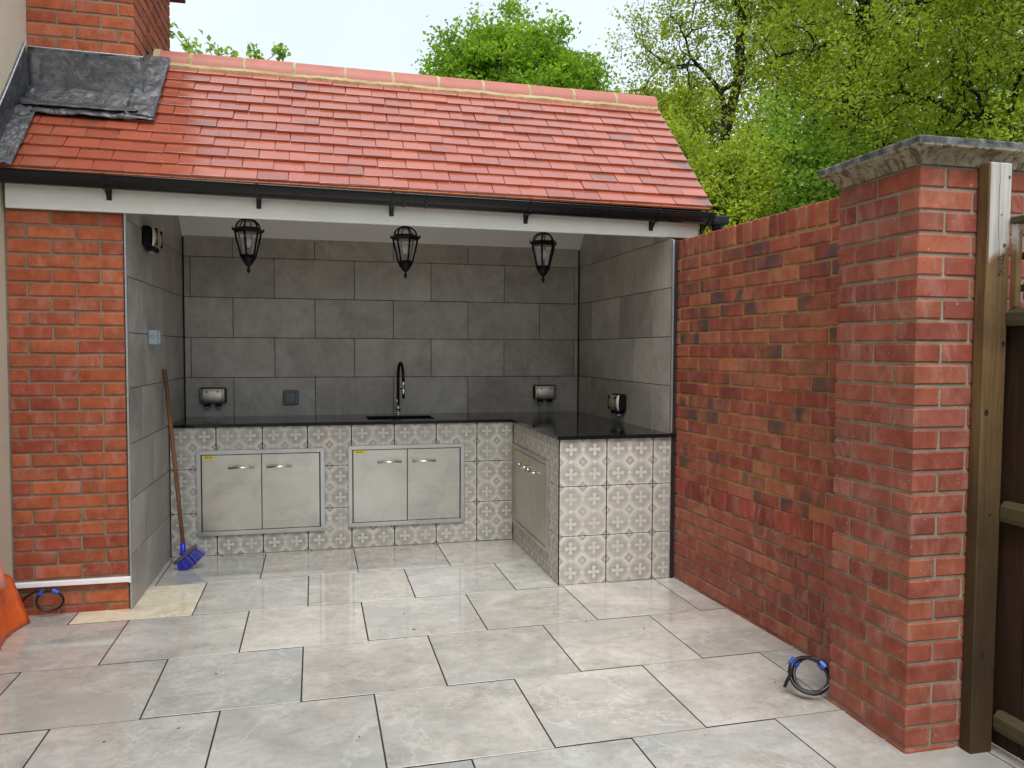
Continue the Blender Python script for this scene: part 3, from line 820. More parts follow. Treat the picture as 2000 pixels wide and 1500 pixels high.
# ------------------------------------------------------------------ house on the left with the chimney
house = thing('house', 'cream rendered house wall with red brick chimney at the left edge', 'house', (-3.6, .5, 0))
MB().box(-6.5, -2.982, -7.5, 3.0, -.05, 5.6).build('rendered_wall', M_render, house)
chim = MB().box(-2.980, CXr-.005, YC+.005, 1.60, 2.2, 5.0).build('chimney', M_mort, house, label='red brick chimney stack')
z = 3.365-.043-.08*6; n = 0
zj = [3.112]
z = 3.185-.0752*12+.0376; n = 0
while z < 4.95:
    if z > 2.95:
        cuts = [-2.828, -2.60] if n % 2 else [-2.738, -2.508]
        ed = [-2.985]+cuts+[CXr+.005]
        for i, (a, b) in enumerate(zip(ed[:-1], ed[1:])):
            if i == 2:
                L = b-a-.010
                d = .2125 if n % 2 else .10
                brick(chim, M_brick_left, PAL_LEFT[:3], ((a+b)/2, YC+d/2, z), L, d, .0645)
            else: brick(chim, M_brick_left, PAL_LEFT[:3], ((a+b)/2, YC+.05, z), b-a-.010, .10, .0645)
        y = YC+(.2125 if n % 2 else .10)+.010
        while y < 1.58:
            y2 = min(y+.215, 1.60)
            if y2-y > .03: brick(chim, M_brick_left, PAL_LEFT[:3], (CXr-.05, (y+y2)/2, z), .10, y2-y, .0645)
            y = y2+.010
    z += .0752; n += 1
for k, zz in enumerate((4.02, 4.095)):
    for i in range(6):
        brick(chim, M_brick_left, PAL_LEFT[:2], (CXr+.01+.015*k, YC+.10+i*.225-.015*k, zz), .12, .215, .0645)

# ------------------------------------------------------------------ counter
ct = thing('kitchen_counter', 'L shaped counter with grey patterned tile front and black granite top', 'counter', (-.8, 1.3, 0))
LY = 1.1787; CW = .745; ZC = .8965
cb = MB(); cb.prism([(XL+.004, LY+.006), (.006, LY+.006), (.006, .004), (CW-.003, .004), (CW-.003, .02), (XR-.012, .02), (XR-.012, YB-.004), (XL+.004, YB-.004)], lambda u, v, d: (u, v, d), FZ, ZC-.001)
base = cb.build('counter_base', M_grout, ct)
zr = [(FZ, T, 0), (T, 2*T, 1), (2*T, ZC-.001, 2)]
def pat_tile(cut_u0, cut_u1, za, zb, M, row):
    """tile whose motif grid starts at local 0; cut to u0..u1"""
    g = .0024; vo = (T-za) if row == 0 else 0
    poly = [(cut_u0+g, 0+g), (cut_u1-g, 0+g), (cut_u1-g, zb-za-g), (cut_u0+g, zb-za-g)]
    poly = [(p[0], p[1]+(.3-(zb-za) if row == 0 else 0)) for p in poly]
    me = tile_mesh(poly, lambda u, v, d: (u, d, v), M_pat)
    return inst('tile', me, base, M @ Matrix.Translation((0, 0, -(.3-(zb-za)) if row == 0 else 0)))
# front run, joints measured from the left wall; first tile is full from -2.398+.3009
js = [-2.398+.3009+(k-0)*T for k in range(0, 8)]
edges = [XL+.004]+js[:8]
edges = [e for e in edges if e < -.02]+[0.0]
doors_f = [(-2.224, -1.374, .148, .737), (-1.211, -.372, .162, .746)]
for za, zb, row in zr:
    for i, (a, b) in enumerate(zip(edges[:-1], edges[1:])):
        # tile origin so that full tiles start on the joint; end piece cut on its right
        org = b-.3 if i == 0 else a
        u0, u1 = (a-org, b-org)
        skip = any(a > d[0]+.01 and b < d[1]-.01 and za > d[2]+.01 and zb < d[3]-.01 for d in doors_f)
        if skip: continue
        pat_tile(u0+.001, u1-.001, za, zb, Matrix.Translation((org, LY, za)), row)
# leg end facing the camera
for za, zb, row in zr:
    for a, b in ((0., T), (T, 2*T), (2*T, CW)):
        pat_tile(.001, b-a-.001, za, zb, Matrix.Translation((a, 0, za)), row)
# leg side facing left
yy = 0.; k = 0
while yy < LY-.02:
    y2 = min(yy+T, LY)
    for za, zb, row in zr:
        # facing -X: local +x runs toward -Y
        M = Matrix.Translation((0, y2, za)) @ Matrix.Rotation(-PI/2, 4, 'Z')
        pat_tile(.0105 if yy > .1 or True else 0, y2-yy-(.001 if yy > .01 else .0125), za, zb, M, row) if yy > .01 else pat_tile(.001, y2-yy-.0125, za, zb, M, row)
    yy = y2
MB().box(-.0015, .0085, .0005, .0105, FZ, ZC-.001).build('corner_trim', M_grout, ct)
# granite top with a real opening for the sink
zt, th = .918, .0215
sx0, sx1, sy0, sy1 = -1.065, -.575, 1.275, 1.600
m = MB()
yf = LY-.018
for (a, b, c, d) in ((XL+.001, sx0, yf, YB-.001), (sx1, XR-.001, yf, YB-.001), (sx0, sx1, yf, sy0), (sx0, sx1, sy1, YB-.001), (-.018, XR-.001, -.020, yf)):
    m.box(a, b, c, d, zt-th, zt)
m.box(XR-.001, CW+.006, -.020, -.0145, zt-th, zt)
gt = m.build('countertop', M_granite, ct, label='polished black granite top')
import bmesh
b_ = bmesh.new(); b_.from_mesh(gt.data); bmesh.ops.remove_doubles(b_, verts=b_.verts, dist=.0001)
fc = {}
for f_ in b_.faces: fc.setdefault(tuple(round(x, 4) for x in f_.calc_center_median()), []).append(f_)
bmesh.ops.delete(b_, geom=[f_ for v in fc.values() if len(v) > 1 for f_ in v], context='FACES'); b_.to_mesh(gt.data); b_.free()
# sink
sk = thing('sink', 'black undermount sink set in the granite top under the tap', 'sink', (-.82, 1.44, .75))
m = MB(); t_ = .004
m.box(sx0-.01, sx1+.01, sy0-.01, sy1+.01, .728, .732)
m.box(sx0-.012, sx0-.001, sy0-.01, sy1+.01, .732, zt-th-.001); m.box(sx1+.001, sx1+.012, sy0-.01, sy1+.01, .732, zt-th-.001)
m.box(sx0-.001, sx1+.001, sy0-.012, sy0-.001, .732, zt-th-.001); m.box(sx0-.001, sx1+.001, sy1+.001, sy1+.012, .732, zt-th-.001)
m.build('bowl', m_plain('black_composite', (.008, .008, .009), .35), sk)
MB().lathe([(.001, 0), (.04, 0), (.043, .003), (.001, .004)], 20, (-.82, 1.44, .732)).build('drain', M_steel, sk)
# tap
tp = thing('kitchen_tap', 'tall black and chrome pull down tap behind the sink', 'tap', (-.812, 1.655, zt))
bx, by = -.812, 1.655
MB().lathe([(.026, 0), (.026, .004), (.0135, .006), (.0135, .036), (.016, .04)], 20, (bx, by, zt)).build('base', M_chrome, tp)
MB().lathe([(.006, .036), (.017, .041), (.0215, .052), (.0195, .064), (.012, .073), (.006, .076)], 20, (bx, by, zt)).build('mixer_ball', M_chrome, tp)
MB().tube([(bx-.002, by-.004, zt+.07), (bx-.008, by-.012, zt+.10), (bx-.014, by-.02, zt+.135)], [.007, .006, .004], 10).build('lever', M_chrome, tp)
ar = [(bx, by, zt+.07), (bx-.001, by, zt+.15), (bx, by, zt+.28)]
for i in range(1, 14):
    a = PI*i/13; ar.append((bx+.012*(1-math.cos(a)), by-.075*(1-math.cos(a)), zt+.30+.11*math.sin(a)))
ar.append((bx+.026, by-.150, zt+.27))
MB().tube(ar, .0115, 12).build('hose', M_black, tp)
MB().lathe([(.006, .0), (.0115, .004), (.0115, .018), (.0085, .024), (.009, .03), (.0125, .03)], 14, (bx+.026, by-.15, zt+.235)).build('collar', M_chrome, tp)
MB().tube([(bx+.026, by-.15, zt+.245), (bx+.027, by-.152, zt+.14)], [.010, .0125], 14).build('spray_head', M_chrome, tp)
MB().tube([(bx+.002, by-.002, zt+.20), (bx+.012, by-.07, zt+.215), (bx+.024, by-.138, zt+.205)], .004, 8).build('holder_arm', M_black, tp)

# ------------------------------------------------------------------ steel doors
def door_set(label, W, H, loc, rot):
    """front faces local -Y, local x 0..W, z 0..H"""
    t = thing('cabinet_doors', label, 'cabinet doors', (0, 0, 0), 'stainless steel double doors in the counter')
    fw = .029; fr = MB()
    def bar(a, b, c, d, mitre):
        pass
    y0, y1 = -.020, -.0005
    for quad_ in ([(0, 0), (W, 0), (W-fw, fw), (fw, fw)], [(W, 0), (W, H), (W-fw, H-fw), (W-fw, fw)], [(W, H), (0, H), (fw, H-fw), (W-fw, H-fw)], [(0, H), (0, 0), (fw, fw), (fw, H-fw)]):
        c_ = [(a+(W/2-a)*0.0006, b+(H/2-b)*.0006) for a, b in quad_]
        fr.prism(c_, lambda u, v, d: (u, d, v), y0, y1, .0014)
    fr.build('frame', M_steelf, t)
    MB().box(fw-.002, W-fw+.002, -.004, .0, fw-.002, H-fw+.002).build('backing', M_seal, t)
    mid = W/2
    for k, (a, b) in enumerate(((fw+.007, mid-.0022), (mid+.0022, W-fw-.007))):
        d = MB().box(a, b, -.0165, -.0045, fw+.004, H-fw-.005, .0015).build('door', M_steel, t)
        hx = (mid-.215, mid-.045) if k == 0 else (mid+.035, mid+.205)
        h = MB(); hz = H-.115
        h.tube([(hx[0], -.052, hz-.004), (hx[1], -.052, hz-.004)], .0078, 12)
        for xx in (hx[0]+.012, hx[1]-.012): h.lathe([(.0085, 0), (.0085, .003), (.006, .005), (.006, .034)], 12, (0, 0, 0)) if False else h.tube([(xx, -.0165, hz-.004), (xx, -.050, hz-.004)], [.0105, .0075], 12)
        h.build('handle', M_chrome, d)
    s = MB().box(fw+.010, fw+.088, -.0178, -.0166, H-fw-.030, H-fw-.008).build('label_sticker', M_yellow, t)
    cu = bpy.data.curves.new('lettering', 'FONT'); cu.body = 'VEVOR'; cu.size = .0165; cu.align_x = 'CENTER'; cu.align_y = 'CENTER'; cu.offset = .0004; cu.space_character = 1.05
    tmp = bpy.data.objects.new('tmp', cu); COL.objects.link(tmp); dg = bpy.context.evaluated_depsgraph_get(); dg.update()
    me = bpy.data.meshes.new_from_object(tmp.evaluated_get(dg)); bpy.data.objects.remove(tmp)
    me.materials.clear(); me.materials.append(M_ink); me.name = 'lettering'
    inst('lettering', me, s, Matrix.Translation((fw+.049, -.0182, H-fw-.019)) @ Matrix.Rotation(PI/2, 4, 'X'))
    t.matrix_basis = Matrix.Translation(loc) @ Matrix.Rotation(rot, 4, 'Z')
    return t
door_set('steel double doors nearest the broom, on the left of the counter front', .850, .589, (-2.224, LY-.0005, .148), 0)
door_set('steel double doors below the sink, on the long counter front', .839, .584, (-.0005-1.211, LY-.0005, .162), 0)
door_set('dark steel double doors on the inner side of the short counter leg', .905, .585, (-.0005, 1.108, .157), -PI/2)

# ------------------------------------------------------------------ sockets and switches
def socket(label, M):
    """front faces local -Y; wall at y=0"""
    t = thing('outdoor_socket', label, 'socket', (0, 0, 0), 'weatherproof double sockets on the tiled walls')
    m = MB(); m.box(-.095, .095, -.050, -.0005, -.058, .062, .010); m.build('back_box', M_black, t)
    c = MB(); n = 12; v = []
    for i in range(n+1):
        zz = -.054+.108*i/n; bul = .030*math.sqrt(max(0, 1-((zz)/.062)**2))
        for xx, k in ((-.088, .35), (-.084, .85), (-.070, 1.0), (.070, 1.0), (.084, .85), (.088, .35)): v.append((xx, -.050-bul*k, zz))
    c.add(v, [(i*6+k, i*6+k+1, (i+1)*6+k+1, (i+1)*6+k) for i in range(n) for k in range(5)], True)
    c.build('cover', M_pewter, t, fix=False)
    for xx in (-.069, .069): MB().box(xx-.0018, xx+.0018, -.083, -.05, -.05, .052).build('cover_seam', M_black, t)
    for xx in (-.040, .040):
        g_ = MB().box(xx-.020, xx+.020, -.066, -.012, -.080, -.054, .003).build('cable_entry', M_black, t)
        MB().lathe([(.012, -.098), (.019, -.092), (.019, -.084), (.016, -.0795)], 14, (xx, -.040, 0)).build('grommet', M_gcap, g_)
        MB().box(xx-.006, xx+.006, -.0815, -.0775, .026, .038, .001).build('indicator', M_ink, t)
    t.matrix_basis = M; return t
s0 = socket('pewter covered double socket on the back wall, left above the counter', Matrix.Translation((-2.19, YB, 1.078)))
copy_tree(s0, Matrix.Translation((.408, YB, 1.082)), 'pewter covered double socket on the back wall, right of the tap')
copy_tree(s0, Matrix.Translation((XR, .80, 1.058)) @ Matrix.Rotation(-PI/2, 4, 'Z'), 'double socket on the right side wall above the counter, seen from its side')
copy_tree(s0, Matrix.Translation((XL, .565, 2.085)) @ Matrix.Rotation(PI/2, 4, 'Z'), 'double socket high on the left side wall, under the fascia')
t = thing('blank_switch_box', 'square blue grey blank box on the back wall between socket and tap', 'switch', (-1.625, YB, 1.058))
MB().box(-1.685, -1.567, YB-.030, YB-.0005, 1.000, 1.116, .010).build('box', M_gswitch, t)
m = MB()
for a, b, c, d in ((-1.665, -1.588, 1.094, 1.097), (-1.665, -1.588, 1.019, 1.022), (-1.665, -1.662, 1.022, 1.094), (-1.591, -1.588, 1.022, 1.094)): m.box(a, b, YB-.0315, YB-.0295, c, d)
m.build('plate_line', M_seal, t); MB().box(-1.661, -1.592, YB-.0335, YB-.0302, 1.023, 1.093, .002).build('plate', M_gswitch, t)
t = thing('light_switch', 'pale grey switch box on the left side wall above the broom', 'switch', (XL, .64, 1.5))
MB().box(XL+.0005, XL+.052, .60, .69, 1.455, 1.545, .006).build('box', M_lswitch, t)
MB().box(XL+.053, XL+.064, .612, .678, 1.462, 1.538, .003).build('rocker', M_lswitch, t)
m = MB(); n = 20
for i in range(n):
    a, b = 2*PI*i/n, 2*PI*(i+1)/n; cx_, cz_ = XL+.026, 1.503
    m.tube([(cx_+.0125*math.cos(a), .5995, cz_+.0125*math.sin(a)), (cx_+.0125*math.cos(b), .5995, cz_+.0125*math.sin(b))], .0009, 4)
m.build('knockout_ring', M_seal, t)

# ------------------------------------------------------------------ lanterns
def lantern(label, x, y, rot):
    t = thing('hanging_lantern', label, 'lantern', (0, 0, 0), 'black hexagonal lanterns hanging in the kitchen opening')
    N = 6
    def ring(r, z, k, off=0): a = 2*PI*k/N+off; return (r*math.cos(a), r*math.sin(a), z)
    body = [(.089, 2.152), (.086, 2.13), (.078, 2.10), (.066, 2.06), (.058, 2.03), (.052, 2.004)]
    fr = MB()
    for k in range(N):
        fr.tube([ring(r, z, k) for r, z in body], .0075, 6)
    fr.lathe([(.092, 2.146), (.104, 2.156), (.112, 2.163), (.104, 2.168), (.090, 2.178), (.080, 2.178)], N, smooth=False)
    fr.lathe([(.046, 1.998), (.060, 2.000), (.060, 2.006), (.056, 2.010), (.05, 2.012)], N, smooth=False)
    for k in range(N):
        fr.lathe([(.001, 2.186), (.006, 2.172), (.003, 2.160)], 5, (*ring(.108, 0, k)[:2], -.004))
    fr.build('frame', M_black, t)
    dome = [(.083, 2.178), (.080, 2.192), (.070, 2.208), (.052, 2.222), (.030, 2.230), (.016, 2.232)]
    dm_ = MB()
    for k in range(N): dm_.tube([ring(r, z, k) for r, z in dome], .006, 6)
    dm_.lathe([(.046, 2.2205), (.040, 2.229), (.024, 2.236), (.018, 2.243), (.010, 2.246), (.010, 2.256), (.004, 2.262)], 12)
    dm_.build('dome', M_black, t)
    gl = MB()
    for k in range(N):
        for prof in (body, dome[:5]):
            for (r0, z0), (r1, z1) in zip(prof[:-1], prof[1:]):
                s_ = .955; gl.add([ring(r0*s_, z0, k), ring(r0*s_, z0, k+1), ring(r1*s_, z1, k+1), ring(r1*s_, z1, k)], [(0, 1, 2, 3)], True)
    gl.build('glass', M_glass, t, fix=False)
    lo = MB(); lo.lathe([(.056, 1.998), (.050, 1.985), (.040, 1.970), (.026, 1.952), (.012, 1.940), (.006, 1.935), (.007, 1.930), (.0125, 1.920), (.0115, 1.910), (.006, 1.900), (.001, 1.893)][::-1], 12)
    lo.build('finial', M_black, t)
    cn = MB(); cn.tube([(0, 0, 2.006), (0, 0, 2.055)], .013, 10); cn.build('lamp_holder', M_black, t)
    MB().lathe([(.010, 2.055), (.016, 2.066), (.024, 2.085), (.024, 2.10), (.016, 2.118), (.004, 2.125)], 12).build('bulb', M_bulb, t)
    ch = MB(); zc_ = 2.26
    ztop = min(3.03, 2.33+(y-.12))
    ch.tube([(0, 0, 2.258), (0, 0, ztop-.002)], .006, 8); ch.lathe([(.045, ztop-.025), (.05, ztop-.012), (.05, ztop-.002)], 14)
    ch.build('hanging_rod', M_black, t)
    t.matrix_basis = Matrix.Translation((x, y, .010)) @ Matrix.Rotation(rot, 4, 'Z') @ Matrix.Diagonal((.89, .89, 1, 1)); return t
l0 = lantern('black lantern nearest the left wall of the kitchen', -1.829, .70, .35)
copy_tree(l0, Matrix.Translation((-.849, .70, .002)) @ Matrix.Rotation(.0-.26, 4, 'Z') @ Matrix.Diagonal((.89, .89, 1, 1)), 'middle black lantern, hanging above the tap')
copy_tree(l0, Matrix.Translation((.090, .70, -.002)) @ Matrix.Rotation(.12, 4, 'Z') @ Matrix.Diagonal((.89, .89, 1, 1)), 'black lantern nearest the right wall of the kitchen')

# ------------------------------------------------------------------ broom
br = thing('broom', 'wooden broom with blue bristles leaning in the left corner', 'broom', (-2.24, .86, FZ))
hb = Vector((-2.262, .868, .150)); ht = Vector((-2.381, .985, 1.300))
MB().tube([hb, hb.lerp(ht, .5)+Vector((.002, 0, 0)), ht-(ht-hb).normalized()*.006, ht], [.0125, .0132, .0135, .009], 14).build('handle', M_handle, br)
ax_ = Vector((.77, .05, .64)).normalized(); dn = Vector((.60, -.10, -.79)); dn = (dn-ax_*dn.dot(ax_)).normalized(); sd_ = ax_.cross(dn)
bc = Vector((-2.252, .862, .105))
def bl(u, v, w): return bc+ax_*u+dn*v+sd_*w
m = MB(); v = []
for u, hw in ((-.088, .012), (-.080, .020), (.080, .020), (.088, .012)):
    for dv_, ww in ((-.011, .75), (.011, 1.0)):
        for s_ in (-1, 1): v.append(bl(u, dv_, s_*hw*ww))
f = []
for i in range(3):
    o_ = i*4; f += [(o_, o_+4, o_+5, o_+1), (o_+2, o_+3, o_+7, o_+6), (o_, o_+2, o_+6, o_+4), (o_+1, o_+5, o_+7, o_+3)]
f += [(0, 1, 3, 2), (12, 14, 15, 13)]; m.add(v, f); m.build('brush_block', M_block, br)
MB().tube([bl(-.012, -.008, 0), hb.lerp(bl(-.012, -.008, 0), .4), hb+(ht-hb).normalized()*.03], [.022, .0175, .0155], 14).build('handle_socket', M_blue, br)
m = MB(); 
for i in range(520):
    u = random.uniform(-.076, .076); w_ = random.uniform(-.015, .015); L_ = random.uniform(.070, .085)-.012*abs(u/.076)
    a = bl(u, .010, w_); b = bl(u*1.28+random.uniform(-.004, .004), .010+L_, w_*1.5+random.uniform(-.004, .004))
    if b.z < FZ+.002: b = a.lerp(b, (a.z-FZ-.002)/(a.z-b.z))
    t1 = (b-a).normalized(); q = t1.cross(sd_).normalized()*.0012; r_ = sd_*.0012
    m.add([a+q, a-q*.5+r_, a-q*.5-r_, b+q, b-q*.5+r_, b-q*.5-r_], [(0, 1, 4, 3), (1, 2, 5, 4), (2, 0, 3, 5), (3, 4, 5)])
m.build('bristles', M_brist, br, kind='stuff', fix=False)

# ------------------------------------------------------------------ cables
def tape(m, p, t_, r, L=.022):
    p = Vector(p); t_ = Vector(t_).normalized(); m.tube([p-t_*L/2, p+t_*L/2], r, 12, True, False)
cc = thing('cable_coil', 'black cable coil bound with blue tape on the paving beside the brick pier', 'cable', (.58, -1.64, FZ))
C0 = Vector((.578, -1.665, .093)); ex = Vector((.93, -.36, 0)).normalized(); ey = Vector((.28, .62, .73)).normalized(); ey = (ey-ex*ey.dot(ex)).normalized(); en = ex.cross(ey)
pts = []; turns = 3.2; N = 130
for i in range(N+1):
    a = 2*PI*turns*i/N+2.55; r = .072+.006*math.sin(i*.21)+.004*math.sin(i*.05)
    p_ = C0+ex*r*math.cos(a)*1.03+ey*r*math.sin(a)+en*(.013*math.sin(i*.115)+(i/N-.5)*.022)
    pts.append(p_)
pts = pts[::-1]
# straight tail at the left, hanging to the paving
p0 = pts[0]; tail = [Vector((C0.x-.098, C0.y+.03, .040)), Vector((C0.x-.088, C0.y+.03, .066)), Vector((C0.x-.073, C0.y+.02, .105))]
k0 = min(range(30), key=lambda k: (pts[k]-tail[-1]).length)
cable_pts = tail+pts[k0+1:]
zmin = min(p.z for p in cable_pts)

MB().tube(cable_pts, .0072, 10).build('cable', M_rubber, cc)
for p_, t_ in ((C0+ex*-.058+ey*.048, ex*.6+ey*.75), (C0+ex*.058+ey*.046, ex*-.6+ey*.75)):
    m = MB(); tape(m, p_, t_, .0205, .028); m.build('tape', M_tape, cc)

cl = thing('cable_coil', 'small black cable loop with blue tape below the white trunking strip', 'cable', (-2.78, .08, .09))
pts = []
C1 = Vector((-2.792, .078, .092)); 
start = [Vector((-2.945, .05, .016)), Vector((-2.955, .06, .05)), Vector((-2.935, .07, .085)), Vector((-2.90, .075, .125)), Vector((-2.86, .078, .146)), Vector((-2.82, .08, .152))]
for i in range(46):
    a = PI*.62-2*PI*1.15*i/45; pts.append(C1+Vector((.064*math.cos(a)+.0*i, -.004*math.sin(i*.3), .054*math.sin(a))))
MB().tube(start+pts, .0062, 10).build('cable', M_rubber, cl)
loop2 = [Vector((-2.955, .03, .05)), Vector((-2.93, .05, .035)), Vector((-2.90, .05, .030)), Vector((-2.895, .04, .018)), Vector((-2.92, .02, .014)), Vector((-2.95, .03, .016))]
MB().tube(loop2, .0055, 8).build('cable', M_rubber, cl)
for p_, t_, r_, l_ in (((-2.833, .078, .139), (.5, 0, .75), .011, .024), ((-2.765, .076, .140), (.8, 0, -.45), .012, .032)):
    m = MB(); tape(m, p_, t_, r_, l_); m.build('tape', M_tape, cl)

# ------------------------------------------------------------------ orange shovel
sh = thing('plastic_shovel', 'orange plastic shovel leaning against the cream wall at the left edge', 'shovel', (-2.9, -.19, FZ))
W2 = .185; nu, nv = 14, 12; v = []
for j in range(nv+1):
    tv = j/nv
    for i in range(nu+1):
        tu = i/nu*2-1
        hw = W2*(1-.10*tv**1.5)*(1 if tv < .88 else 1-.30*((tv-.88)/.12)**2)
        yy_ = -.195+tu*hw
        rib = .004*(math.cos(tu*PI*5)**8)*(1 if tv < .9 else 0)
        xx = -2.862-.085*tv-.030*(1-tu*tu)*(1-.3*tv)+rib
        zz = FZ+.003+.300*tv*(1-.06*tu*tu)-.018*0
        v.append((xx, yy_, zz))
m = MB(); m.add(v, [(j*(nu+1)+i, j*(nu+1)+i+1, (j+1)*(nu+1)+i+1, (j+1)*(nu+1)+i) for j in range(nv) for i in range(nu)], True)
bo = m.build('blade', M_shovel, sh, fix=False); so = bo.modifiers.new('thick', 'SOLIDIFY'); so.thickness = .005; so.offset = 0
MB().tube([(-2.935, -.20, .25), (-2.950, -.20, .32), (-2.955, -.20, .42), (-2.960, -.19, .60)], [.050, .042, .034, .02], 14).build('blade_socket', M_pink, sh)
MB().tube([(-2.960, -.16, .58), (-2.964, -.16, 1.25)], .0155, 12).build('shaft', M_pink, sh)
m = MB(); m.tube([(-2.964, -.16, 1.25), (-2.964, -.10, 1.33), (-2.964, -.10, 1.38)], .011, 8); m.tube([(-2.964, -.16, 1.25), (-2.964, -.22, 1.33), (-2.964, -.22, 1.38)], .011, 8); m.tube([(-2.964, -.235, 1.38), (-2.964, -.085, 1.38)], .014, 10)
m.build('grip', M_pink, sh)

# ------------------------------------------------------------------ garden wall
gw = thing('garden_wall', 'long red and flashed brick garden wall with brick on edge top', 'wall', (.8, -.7, 0))
A = Vector((.7535, .03, 0)); Bv = Vector((.8475, -1.725, 0)); du = (Bv-A); GL = du.length; du.normalize(); dn_ = Vector((-du.y, du.x, 0))   # inward (+X)
ga = math.atan2(du.y, du.x)
def gpt(s, d, z): return A+du*s+dn_*d+Vector((0, 0, z))
core = MB()
core_poly = lambda s0, s1, d0, d1, z0, z1: [gpt(s, d, z) for s in (s0, s1) for d in (d0, d1) for z in (z0, z1)]
def cbox(m, s0, s1, d0, d1, z0, z1):
    m.add(core_poly(s0, s1, d0, d1, z0, z1), [(0, 1, 3, 2), (4, 6, 7, 5), (0, 4, 5, 1), (2, 3, 7, 6), (0, 2, 6, 4), (1, 5, 7, 3)])
cbox(core, -.02, GL, .006, .209, .552, 2.100)
core1 = core.build('mortar_core', M_mort_y, gw, label='ochre mortar of the upper wall')
core = MB(); cbox(core, -.02, GL, .004, .209, -.05, .548)
core2 = core.build('mortar_core', M_mort, gw, label='grey mortar of the lower wall')
TOPZ = 2.110; cop0 = 1.998
s = 0.002
while s < GL-.02:
    L = .064; c = gpt(s+L/2, .1065, (TOPZ+cop0)/2+.003+random.uniform(-.002, .002)); brick(core1, M_brick_wall, PAL_WALL, c, L, .213, .106, ga, 1. if random.random() < .12 else 0.); s += .0735
def course(parent, zc, off, pal, mat, pd, dd=.0):
    s = -off
    while s < GL-.02:
        a = max(s, 0); b = min(s+.215, GL-.002)
        if b-a > .025:
            dark = random.uniform(.75, 1.) if random.random() < pd else 0.
            brick(parent, mat, pal, gpt((a+b)/2, .051+dd+random.uniform(-.002, .002), zc+random.uniform(-.001, .001)), b-a, .102, .0655, ga, dark)
        s += .225
for k in range(18):
    zc = cop0-.010-.0375-.0751*k+.005
    course(core1, zc, (.04 if k % 2 else .15)+random.uniform(-.006, .006), PAL_WALL, M_brick_wall, .42)
s = .003                                               # brick on edge band
while s < GL-.02:
    brick(core1 if False else core2, M_brick_pier, [(.27, .045, .03), (.32, .06, .04), (.22, .04, .03)], gpt(s+.032, .049+random.uniform(-.002, .002)+.005, .594), .0635, .110, .102, ga, 0.); s += .0745
for k in range(8):
    zc = .538-.0375-.0745*k+.002
    course(core2, zc, (.11 if k % 2 else .0)+.03+random.uniform(-.006, .006), PAL_PIER, M_brick_pier, .0, -.002)

# ------------------------------------------------------------------ pier
pr = thing('brick_pier', 'tall red brick pier with moulded stone cap beside the timber post', 'pier', (.85, -1.95, 0))
PX0, PX1, PY0, PY1 = .6225, 1.52, -2.155, -1.722
pc = MB().box(PX0+.006, PX1-.006, PY0+.006, PY1-.006, -.05, 2.072).build('mortar_core', M_mort_pier, pr)
z0p = .026
for k in range(-1, 27):
    zc = z0p+.0757*k+.0378; H = .065
    par = k % 2
    if par:
        lf = [(PY0, PY0+.102, 'corner_s'), (PY0+.112, PY0+.327, 'l'), (PY0+.337, PY1, 'l')]
    else:
        lf = [(PY0, PY0+.215, 'corner_h'), (PY0+.225, PY1, 'l')]
    for a, b, kd in lf:
        if kd == 'corner_s': brick(pc, M_brick_pier, PAL_PIER, (PX0+.1075, (a+b)/2, zc), .215, .102, H)
        elif kd == 'corner_h': brick(pc, M_brick_pier, PAL_PIER, (PX0+.051, (a+b)/2, zc), .102, .215, H)
        else: brick(pc, M_brick_pier, PAL_PIER, (PX0+.051, (a+b)/2, zc), .102, b-a, H)
    x = PX0+(.225 if par else .112)
    while x < PX1-.03:
        b = min(x+(.215), PX1); brick(pc, M_brick_pier, PAL_PIER, ((x+b)/2, PY0+.051, zc), b-x, .102, H); x = b+.010
def rectloft(m, L):
    v = []
    for (o, z) in L:
        v += [(PX0-o, PY0-o, z), (PX1+o, PY0-o, z), (PX1+o, PY1+o, z), (PX0-o, PY1+o, z)]
    f = [(i*4+k, i*4+(k+1) % 4, (i+1)*4+(k+1) % 4, (i+1)*4+k) for i in range(len(L)-1) for k in range(4)]
    f += [(3, 2, 1, 0), tuple((len(L)-1)*4+k for k in range(4))]; m.add(v, f)
m = MB(); rectloft(m, [(.0, 2.0735), (.006, 2.0735), (.009, 2.086), (.015, 2.098), (.026, 2.109), (.040, 2.117), (.054, 2.122), (.056, 2.1245), (.056, 2.152), (.050, 2.156), (-.15, 2.185)])
cap = m.build('stone_cap', M_stone, pr, label='moulded weathered stone cap')
bv = cap.modifiers.new('bevel', 'BEVEL'); bv.width = .0022; bv.segments = 2

